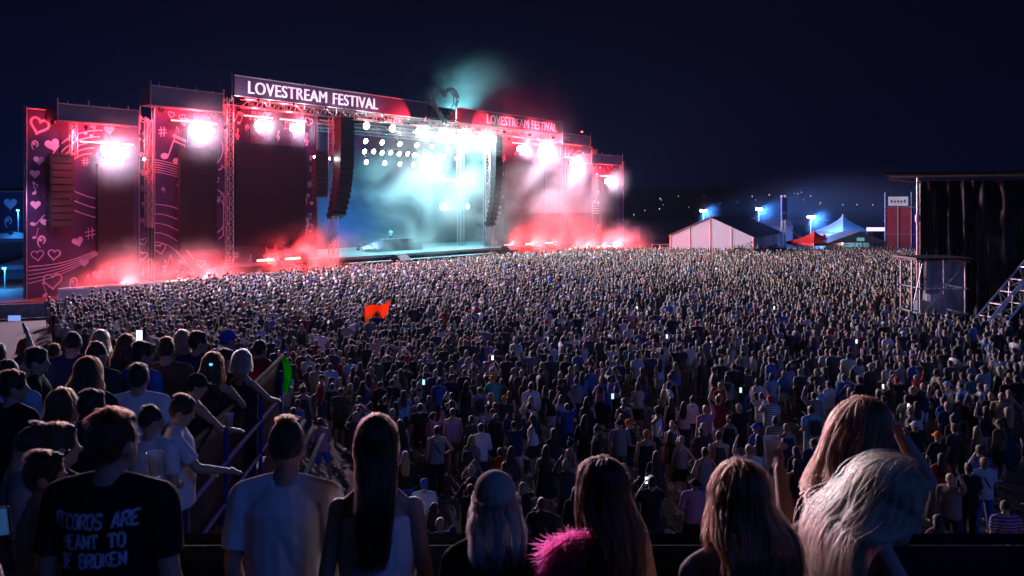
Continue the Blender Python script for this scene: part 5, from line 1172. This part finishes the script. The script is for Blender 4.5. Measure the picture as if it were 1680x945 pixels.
wm = word_mesh([('RECORDS ARE',1.375,.325),('MEANT TO',1.30,.245),('BE BROKEN',1.228,.25)],.0086)
nv = []
for v in wm.v:
    hit = bv.ray_cast(Vector((v[0],-.6,v[2]+v[0]*.06)),Vector((0,1,0)))[0]
    nv.append((hit-Vector((0,.004,0))) if hit else Vector((v[0],-.15,v[2])))
wm.v = nv; me = wm.mesh('lettering',mat('faded_print',(.62,.62,.78),.7,nscale=40,nvar=.6)); lo = bpy.data.objects.new('lettering',me); COL.objects.link(lo); lo.parent = o
# man in the white t-shirt
o, RH = FP(471,690,3.45,0,'broad man in plain white t-shirt standing at the parapet corner',sex='m',hair='buzz',hairc=HC['dark brown'],top='tee',topc=C['white'],bot='trousers',botc=C['navy'],turn=.05,hem=.8,skin=SKIN[0],wide=.96)
strands(o,RH,1500,.05,HC['dark brown'],2,radius=.0014,wave=.002,npt=6,face=.55)
# woman in camisole
o, RH = FP(618,688,3.25,3,'woman with very long dark hair and white strappy camisole',sex='f',hair='none',hairc=HC['black'],top='cami',topc=C['white'],bot='trousers',botc=C['navy'],turn=.08,hem=.86,skin=(.42,.25,.18),wide=.9)
hp = part('hair',setmat(remesh_obj(hair_mb('bun0',RH),.009,1),M_hair),o,HC['black'])
strands(hp,RH,2600,.62,(.03,.018,.013),3,spread=.66,width=.42,radius=.0015,wave=.01)
# girl in beige cap
o, RH = FP(812,779,3.1,6,'woman in beige baseball cap with straight fair hair below it',sex='f',hair='cap',hairc=(.42,.36,.3),top='tee',topc=C['black'],bot='trousers',botc=C['black'],turn=.0,skin=SKIN[2])
strands(o,RH,2200,.40,(.55,.4,.3),4,spread=.92,width=.9,radius=.0014,wave=.008,face=.7,start=.15)
# woman with pink feather boa
o, RH = FP(985,758,3.0,14,'woman with long dark hair and fluffy pink feather boa',sex='f',hair='none',hairc=HC['black'],top='tank',topc=C['black'],bot='skirt',botc=C['black'],turn=.35,skin=SKIN[1])
hp = part('hair',setmat(remesh_obj(hair_mb('bun0',RH),.009,1),M_hair),o,HC['black']);strands(hp,RH,2600,.56,(.028,.016,.012),5,spread=.85,width=.6,radius=.0015,wave=.008,face=.7)
def boa(parent, pts, n, L, col, seed):
    rg = np.random.default_rng(seed); npt = 7; P = []
    for i in range(n):
        t = rg.random()*(len(pts)-1.001); k = int(t); b = pts[k].lerp(pts[k+1],t-k); d = Vector(rg.normal(size=3)).normalized(); l_ = L*rg.uniform(.6,1.1); dr = Vector((rg.normal()*.6,rg.normal()*.6,-.7+rg.normal()*.3))
        for j in range(npt): u_ = j/(npt-1); P.append(b+d*l_*u_+dr*l_*u_*u_*.7)
    hc = bpy.data.hair_curves.new('feathers'); hc.add_curves([npt]*n); hc.attributes['position'].data.foreach_set('vector',np.array(P,dtype=np.float32).ravel())
    ra = hc.attributes.get('radius') or hc.attributes.new('radius','FLOAT','POINT'); ra.data.foreach_set('value',np.full(n*npt,.0009,dtype=np.float32)); hc.materials.append(M_strand)
    o_ = bpy.data.objects.new('feathers',hc); COL.objects.link(o_); o_.color = (*col,1); o_.parent = parent
s_ = o.scale[2]; bo = empty('feather_boa',o.location,o.rotation_euler[2],'fluffy pink feather boa around the neck of the dark haired woman','feather boa'); bo.scale = o.scale
bp_ = [Vector(v) for v in ((-.13,.16,.95),(-.15,.17,1.2),(-.16,.1,1.38),(-.13,-.03,1.47),(-.05,-.1,1.49),(.06,-.1,1.48),(.13,.02,1.46),(.14,.13,1.35),(.12,.17,1.1))]
cm = MB(); cm.path(bp_,.02,6); cm.build('core',mat('pink_core',(.6,.05,.2),.8),bo); boa(bo,bp_[:5],4000,.06,(.3,.003,.035),6)
bp2 = [Vector(v) for v in ((-.05,-.12,1.5),(-.13,-.08,1.49),(-.2,-.04,1.44),(-.23,-.07,1.3),(-.22,-.1,1.15),(-.2,-.1,1.0),(-.19,-.08,.85))]; boa(bo,bp2,9000,.06,(.3,.003,.035),8)
# woman with light jacket
o, RH = FP(1212,772,2.8,10,'woman with long chestnut hair and a pale open jacket on her shoulders',sex='f',hair='none',hairc=HC['brown'],top='long',topc=(.45,.34,.34),bot='trousers',botc=C['black'],turn=.2,tilt=-.08,skin=SKIN[0])
hp = part('hair',setmat(remesh_obj(hair_mb('bun0',RH),.009,1),M_hair),o,HC['dark brown']);strands(hp,RH,3000,.6,(.1,.042,.024),7,spread=1.15,width=1.1,radius=.0015,wave=.01,face=.65,vol=.012)
# woman with raised arm and cup
o, RH = FP(1418,668,3.2,30,'woman with windblown brown hair raising her arm behind the fair wavy head',sex='f',hair='none',hairc=HC['brown'],top='tank',topc=C['black'],bot='skirt',botc=C['black'],turn=.35,tilt=-.15,pr='head',pl='phone',skin=(.5,.32,.26),curl=.75,vox=.0075)
hp = part('hair',setmat(remesh_obj(hair_mb('bun0',RH),.009,1),M_hair),o,HC['dark brown']);strands(hp,RH,2800,.40,(.2,.075,.045),9,spread=1.15,width=1.0,radius=.0015,wave=.014,face=.7,sway=(-.12,.10),vol=.012)
_, pe, pw = arm_pts('f','phone',-1); hd = o.matrix_basis @ (pw+(pw-pe).normalized()*.075+Vector((.035,.03,0)))
cup(o.matrix_basis @ (pw+(pw-pe).normalized()*.06+Vector((.02,.045,-.05))),'clear plastic cup held before the woman with windblown hair')
# curly blonde
o, RH = FP(1447,775,2.8,-80,'fair wavy haired woman with head bowed in profile, nearest the camera',sex='f',hair='none',hairc=HC['blonde'],top='tank',topc=C['black'],bot='trousers',botc=C['black'],turn=-.15,tilt=-.45,skin=(.5,.33,.28),vox=.0075)
hp = part('hair',setmat(remesh_obj(hair_mb('bun0',RH),.009,1),M_hair),o,(.2,.14,.09));strands(hp,RH,4200,.6,(.62,.4,.2),10,spread=1.12,width=1.4,radius=.0011,curl=.0,wave=.026,face=1.45,vol=.04,clump=18,sway=(0,-.04),npt=36)
# hands with phone at the bottom corner
loc = Vector(((-40-840)/FPX*2.05,1.75,5.35))
o, RH = make_person(loc, R(4), 1.5, dict(sex='f',hair='long',hairc=HC['black'],top='tank',topc=C['black'],bot='skirt',botc=C['black'],pl='phone',pr='phone',skin=SKIN[0],curl=.8), 'person mostly out of frame whose bare arms hold up a phone in the corner', 'onlookers on the terrace', .0075)
_, pe, pw = arm_pts('f','phone',1); hp_ = o.matrix_basis @ Vector((0,pw.y+.085,pw.z+.105))
phone(hp_, R(4),'phone with dim blue screen held sideways in the bottom corner', tilt=R(84), scr=mat('blue_screen', emit=(.06,.25,.7), estr=.2))
# ------------------------------------------------------------------ the crowd on the field
def inside(x, y, poly):
    c = np.zeros(len(x),bool); n = len(poly)
    for i in range(n):
        (x1,y1),(x2,y2) = poly[i],poly[(i+1)%n]
        k = ((y1 > y) != (y2 > y)) & (x < (x2-x1)*(y-y1)/(y2-y1+1e-12)+x1); c ^= k
    return c
FR = [SP(s,-9.2,0) for s in (-38,-20,0,20,40,48)]
POLY = [(-29,50)]+[(p.x,p.y) for p in FR]+[(30,111),(56,110),(24.6,49.5),(24.6,47),(23.5,42.5),(29,41),(33,38),(33,12.0),(-1.6,12.0),(-3.6,13),(-8,18),(-16,32),(-24,42)]
rg = np.random.default_rng(11)
def spacing(d): return np.interp(d,[12,18,24,32,42,60,110],[1.4,1.12,.95,.8,.72,.65,.61])
pts = []; y = 12.2
while y < 112:
    s = float(spacing(y)); xs = np.arange(-45,62,s); xs = xs+rg.uniform(-.36,.36,len(xs))*s+rg.uniform(0,s); ys = y+rg.uniform(-.36,.36,len(xs))*s
    pts.append(np.stack([xs,ys],1)); y += s*.92
pts = np.concatenate(pts); pts = pts[inside(pts[:,0],pts[:,1],POLY)]
pts = pts[~((pts[:,0] > 21.8) & (pts[:,0] < 25.6) & (pts[:,1] > 43.8) & (pts[:,1] < 47.4))]
dn = np.array([noise.noise((x*.16,y*.13,2.0))+.7*noise.noise((x*.45,y*.4,9.0)) for x,y in pts]); pts = pts[rg.random(len(pts)) < np.clip(.86+.75*dn,.25,1)]
vx = 840+FPX*pts[:,0]/pts[:,1]; pts = pts[(vx > -60) & (vx < 1740)]
# a bare sandy gap in the near field
gap = ((pts[:,0]+4.2)/2.6)**2+((pts[:,1]-18.2)/3.2)**2 < 1; gap &= rg.random(len(pts)) < .6; pts = pts[~gap]
vx = 840+FPX*pts[:,0]/pts[:,1]
hidden = (vx < 300+ (pts[:,1]-12)*6) & (pts[:,1] < 34)
order = np.argsort(pts[:,1]+hidden*1000); NEAR = 256
near, far = pts[order[:NEAR]], pts[order[NEAR:]]
far = far[~((840+FPX*far[:,0]/far[:,1] < 440) & (far[:,1] < 30))]
print('crowd', len(near), len(far), near[:,1].max())
rr = random.Random(21)
topsel = ['white']*4+['black']*10+['charcoal']*5+['navy']*4+['blue']*2+['sky blue','blue','grey','grey','beige','red','teal','olive','pink','lilac','white','black']
botsel = ['black']*4+['navy']*4+['charcoal','grey','beige','olive','white','blue']
hairsel = ['black']*4+['dark brown']*5+['brown']*4+['blonde']*4+['auburn']
poses = [('down','down')]*5+[('bent','bent')]*3+[('bent','down')]*2+[('hip','down'),('fold','fold'),('phone','phone'),('up','down'),('clap','clap'),('down','up'),('hip','hip'),('phone','down'),('up','up'),('down','hip'),('bent','phone'),('clap','down'),('down','bent'),('down','bent')]
pw_ = {('down','down'):'arms hanging','bent':'','hip':''}
def posew(p):
    return {('down','down'):'arms hanging',('bent','bent'):'both forearms lifted',('bent','down'):'one forearm lifted',('hip','down'):'one hand on hip',('fold','fold'):'arms folded',('phone','phone'):'both hands before face',('up','down'):'one arm raised',('clap','clap'):'both hands raised',('down','up'):'one arm raised high',('hip','hip'):'hands on hips',('phone','down'):'one hand before face',('up','up'):'both arms up',('down','hip'):'right hand on hip',('bent','phone'):'hand at chin',('clap','down'):'left hand overhead',('down','bent'):'right forearm lifted'}[p]
hairw = {'short':'short %s hair','buzz':'cropped %s hair','long':'long %s hair','tail':'%s ponytail','bun':'%s hair bun','bob':'%s bob'}
topw = {'tee':'t-shirt','long':'sweater','hood':'hooded jacket','tank':'tank top','cami':'strappy top'}
seen = set(); stage_c = Vector((-4,98,0)); phones = 0
for i, (x, y) in enumerate(near):
    for _ in range(200):
        sex = rr.choice('mmff' if True else 'm'); hair = rr.choice(['short','short','buzz','short','cap','bucket'] if sex == 'm' else ['long','long','long','tail','bun','bob','long'])
        if hair in ('cap','bucket') and rr.random() < .4: hair = 'short'
        hc = rr.choice(hairsel) if hair not in ('cap','bucket') else rr.choice(['white','black','sky blue','red','beige','blue','orange'])
        top = rr.choice(['tee']*5+['long','hood','tank'] if sex == 'm' else ['tee','tee','tank','tank','cami','long','hood']); tc_ = rr.choice(topsel)
        bot = rr.choice(['trousers','shorts','shorts'] if sex == 'm' else ['trousers','shorts','skirt','long_skirt','shorts']); bc = rr.choice(botsel); pose = rr.choice(poses)
        extra = rr.choice(['']*7+['bag','backpack']) if top in ('tee','long','tank') else ''
        key = (sex,hair,hc,top,tc_,bot,bc)
        if key not in seen: break
    seen.add(key)
    if hair in ('cap','bucket'): hw = '%s %s'%(hc, {'cap':'cap','bucket':'bucket hat'}[hair]); hcol = CLOTH[hc]
    else: hw = hairw[hair]%hc; hcol = HAIRC[hc]
    lab = '%s with %s, %s %s, %s %s%s'%({'m':'man','f':'woman'}[sex],hw,tc_,topw[top],bc,bot.replace('_',' '),{'':', '+posew(pose),'bag':', bag strap across back','backpack':', black backpack'}[extra])
    stripe = top == 'tee' and tc_ not in ('black','charcoal') and rr.random() < .22
    if stripe: lab = lab.replace(tc_+' t-shirt', tc_+' striped t-shirt')
    if len(lab.split()) > 16: lab = lab.rsplit(',',1)[0]
    face = math.atan2(-(stage_c.x-x),(stage_c.y-y))+rr.gauss(0,.22)
    if rr.random() < .09: face += rr.choice((-1,1))*rr.uniform(.9,2.6)
    h_ = rr.gauss(1.79,.06) if sex == 'm' else rr.gauss(1.67,.055)
    sp = dict(sex=sex,pl=pose[0],pr=pose[1],hair=hair,hairc=hcol,top=top,topc=CLOTH[tc_],bot=bot,botc=CLOTH[bc],skin=rr.choice(SKIN[:3]*4+SKIN),turn=rr.choice((0,0,0,.4,-.4)),stance=rr.choice((0,.05)),wide=rr.uniform(.95,1.1))
    o, _ = make_person(Vector((x,y,0)),face,h_,sp,lab,'festival goers standing in the crowd',.024)
    o.rotation_euler[0] = rr.gauss(0,.03); o.rotation_euler[1] = rr.gauss(0,.025)
    if stripe:
        for c_ in o.children:
            if c_.name.startswith('t_shirt'): c_.material_slots[0].link = 'OBJECT'; c_.material_slots[0].material = M_stripe
    if extra == 'bag': cross_strap(o,CLOTH['black'])
    if extra == 'backpack': backpack(o,CLOTH['charcoal'])
    if pose[0] == 'phone' and pose[1] == 'phone' and phones < 7 and abs(o.rotation_euler[2]) < 1:
        phones += 1; phone(o.matrix_basis @ Vector((0,.43,1.5)),face,'glowing phone held up by the %s'%lab.split(',')[0]+' in '+tc_+' '+topw[top])
# far mass of people: ONE object
def lowpoly(sex, pose, hair, top, bot, voxel, ratio):
    RH = body_mb(sex,*pose,False,0,0)[1]; out = []
    for pid, mb, v in ((0,body_mb(sex,*pose,False,0,0,True,.5)[0],voxel),(1,top_mb(sex,*pose,top,.028),voxel),(2,bottom_mb(sex,bot),voxel*1.1),(3,hair_mb(hair,RH),voxel*.75)):
        me = remesh_obj(mb,v,1,ratio[pid]); me.calc_loop_triangles(); nv_ = len(me.vertices)
        co = np.zeros(nv_*3,np.float32); me.vertices.foreach_get('co',co); tr = np.zeros(len(me.loop_triangles)*3,np.int32); me.loop_triangles.foreach_get('vertices',tr)
        out.append((co.reshape(-1,3),tr.reshape(-1,3),pid)); bpy.data.meshes.remove(me)
    V, T, Pn, n = [], [], [], 0
    for co,tr,pid in out: V.append(co); T.append(tr+n); Pn.append(np.full(len(tr),pid)); n += len(co)
    return np.concatenate(V), np.concatenate(T), np.concatenate(Pn)
FARV = [('m',('down','down'),'short','tee','shorts'),('m',('bent','bent'),'buzz','tee','trousers'),('m',('up','down'),'short','tee','shorts'),('m',('clap','clap'),'cap','tee','trousers'),('m',('phone','phone'),'short','tee','shorts'),
        ('f',('down','down'),'long','tank','shorts'),('f',('bent','bent'),'tail','tee','skirt'),('f',('down','up'),'long','tank','trousers'),('f',('clap','clap'),'bun','tank','shorts'),('f',('hip','down'),'bob','tee','skirt'),('f',('fold','fold'),'long','tee','trousers'),('m',('fold','fold'),'bucket','tee','shorts')]
FW = np.array([4,4,1,.5,1.2,4,2.5,.8,.5,1.5,2,.7]); FW = FW/FW.sum()
def mass(P, voxel, ratio, seed):
    rg = np.random.default_rng(seed); var = rg.choice(len(FARV),len(P),p=FW); V, T, Cc, n = [], [], [], 0
    tops = np.array([CLOTH[c] for c in topsel]); bots = np.array([CLOTH[c] for c in botsel]); hrs = np.array([HAIRC[c] for c in hairsel]); sks = np.array(SKIN[:3]*4+SKIN); caps = np.array([CLOTH[c] for c in ('white','black','sky blue','red','beige')])
    for k, spc in enumerate(FARV):
        idx = np.where(var == k)[0]
        if not len(idx): continue
        v,t,pt = lowpoly(*spc,voxel,ratio); m = len(idx); x, y = P[idx,0], P[idx,1]
        a = np.arctan2(-(stage_c.x-x),(stage_c.y-y))+rg.normal(0,.25,m)+np.where(rg.random(m) < .08,rg.uniform(-2.5,2.5,m),0)
        s = np.where(spc[0] == 'm',rg.normal(1.79,.07,m),rg.normal(1.67,.06,m))/1.75; wd = s*rg.uniform(.93,1.1,m)
        ca, sa = np.cos(a), np.sin(a); X = (v[None,:,0]*ca[:,None]-v[None,:,1]*sa[:,None])*wd[:,None]+x[:,None]; Y = (v[None,:,0]*sa[:,None]+v[None,:,1]*ca[:,None])*wd[:,None]+y[:,None]; Z = v[None,:,2]*s[:,None]
        V.append(np.stack([X,Y,Z],2).reshape(-1,3)); T.append((t[None]+n+(np.arange(m)*len(v))[:,None,None]).reshape(-1,3)); n += m*len(v)
        pal = np.zeros((m,4,3)); pal[:,0] = sks[rg.integers(0,len(sks),m)]; pal[:,1] = tops[rg.integers(0,len(tops),m)]; pal[:,2] = bots[rg.integers(0,len(bots),m)]; pal[:,3] = (caps if spc[2] in ('cap','bucket') else hrs)[rg.integers(0,len(caps) if spc[2] in ('cap','bucket') else len(hrs),m)]
        pal *= rg.uniform(.5,.95,(m,4,1)); Cc.append(pal[:,pt].reshape(-1,3))
    return np.concatenate(V), np.concatenate(T), np.concatenate(Cc)
fd = far[:,1]; A1 = mass(far[fd < 44],.032,(520,200,120,120),1); A2 = mass(far[fd >= 44],.05,(230,80,40,60),2)
V = np.concatenate([A1[0],A2[0]]).astype(np.float32); T = np.concatenate([A1[1],A2[1]+len(A1[0])]).astype(np.int32); Cc = np.concatenate([A1[2],A2[2]])
print('crowd tris', len(T))
me = bpy.data.meshes.new('crowd'); me.vertices.add(len(V)); me.vertices.foreach_set('co',V.ravel()); me.loops.add(len(T)*3); me.loops.foreach_set('vertex_index',T.ravel())
me.polygons.add(len(T)); me.polygons.foreach_set('loop_start',np.arange(0,len(T)*3,3,dtype=np.int32)); me.polygons.foreach_set('use_smooth',np.ones(len(T),bool)); me.update(calc_edges=True)
at_ = me.attributes.new('tint','FLOAT_COLOR','FACE'); at_.data.foreach_set('color',np.concatenate([Cc,np.ones((len(Cc),1))],1).astype(np.float32).ravel())
m = bpy.data.materials.new('crowd_people'); m.use_nodes = True; t = m.node_tree; an = t.nodes.new('ShaderNodeAttribute'); an.attribute_name = 'tint'; t.links.new(an.outputs['Color'],t.nodes['Principled BSDF'].inputs['Base Color']); t.nodes['Principled BSDF'].inputs['Roughness'].default_value = .65; t.nodes['Principled BSDF'].inputs['Sheen Weight'].default_value = .25
me.materials.append(m); o = bpy.data.objects.new('crowd',me); COL.objects.link(o); tag(o,kind='stuff')
# ------------------------------------------------------------------ flag bearer and lights in the crowd
fx = at(618,531,42.5); o, _ = make_person(Vector((fx.x,42.5,0)),.1,1.8,dict(sex='m',pl='clap',pr='clap',hair='short',hairc=HC['black'],top='tee',topc=C['navy'],bot='trousers',botc=C['black']),'man holding an orange flag stretched above the heads','festival goers standing in the crowd',.024)
vs, fs = [], []
for i in range(17):
    for k in range(9):
        u_, v_ = i/16, k/8; vs.append((-.68+1.4*u_-.25*v_*u_, .12*math.sin(u_*6+v_), .3*(u_**2)*(1-v_)+.05*math.sin(u_*7)-(.95-.45*u_*u_)*v_+.15))
for i in range(16):
    for k in range(8): a_ = i*9+k; fs.append((a_,a_+9,a_+10,a_+1))
dj, _ = make_person(SP(-2.6,6.3,2.7),STA+R(180)-.3,1.78,dict(sex='m',pl='lean',pr='bent',hair='short',hairc=HC['brown'],top='tee',topc=C['white'],bot='trousers',botc=C['black']),'performer in white standing behind the desk on stage',None,.024)
r = empty('orange_flag',(fx.x,42.8,1.98),.05,'orange flag with yellow centre stretched above the crowd','flag')
mb = MB(); mb.add(vs,fs); c_ = mb.build('cloth',translucent('orange_flag_cloth',(.85,.13,.03),(1,.2,.04)),r,smooth=True); s_ = c_.modifiers.new('s','SOLIDIFY'); s_.thickness = .01
mb = MB(); mb.ell((0.02,-.11,-.3),(.17,.05,.17),12,8); mb.build('yellow_disc',mat('yellow_cloth',(.9,.5,.05),.7),r)
for px, py, d, l in ((808,578,29,'bright phone screen in mid crowd before dark backs'),(534,507,48,'small phone light near the flag, deep in the crowd'),(424,545,39,'small blue phone light left of the flag bearer'),(1094,552,34,'pale phone screen between caps in mid crowd'),(695,627,25,'blue phone screen lit low in the crowd'),(1270,505,44,'tiny phone light far in the crowd'),(470,478,58,'tiny phone light close to the red smoke'),(455,515,46,'small phone light left of the orange flag'),(1045,505,46,'tiny phone light right of centre'),(1215,640,25,'bluish phone screen low in the right crowd'),(1405,560,33,'small bright phone in the right crowd'),(905,520,45,'tiny phone light behind the middle of the crowd'),(1005,650,24,'bluish phone screen near the bare ground')):
    q = at(px,py,d); q.z = min(q.z,2.0); phone(q,.2,l,s=1.1,scr=mat('blue_phone_screen',emit=(.35,.6,1),estr=2.0) if 'blu' in l else None)

bpy.data.scenes.remove(SCR)

# trampled cups and paper on the field: ONE object
lb = MB(); rl = random.Random(4)
for _ in range(1500):
    y = rl.uniform(12.5,34); x = rl.uniform(-.62*y-1,.68*y); a_ = rl.uniform(0,6.28); s_ = rl.uniform(.03,.09); rt = Matrix.Rotation(a_,3,'Z') @ Matrix.Rotation(rl.uniform(-.4,.4),3,'X')
    if rl.random() < .45: p_ = Vector((x,y,.045)); d_ = rt @ Vector((.11,0,0)); lb.tube(p_,p_+d_,.03,.042,7)
    else: lb.add([Vector((x,y,.03))+rt @ Vector(v) for v in ((-s_,-s_*.6,0),(s_,-s_*.7,.01),(s_*.8,s_*.6,.02),(-s_*.9,s_*.7,0))],[(0,1,2,3)])
tag(lb.build('litter',mat('pale_litter',(.5,.5,.52),.5,nscale=1.3,nvar=.7)),kind='stuff')
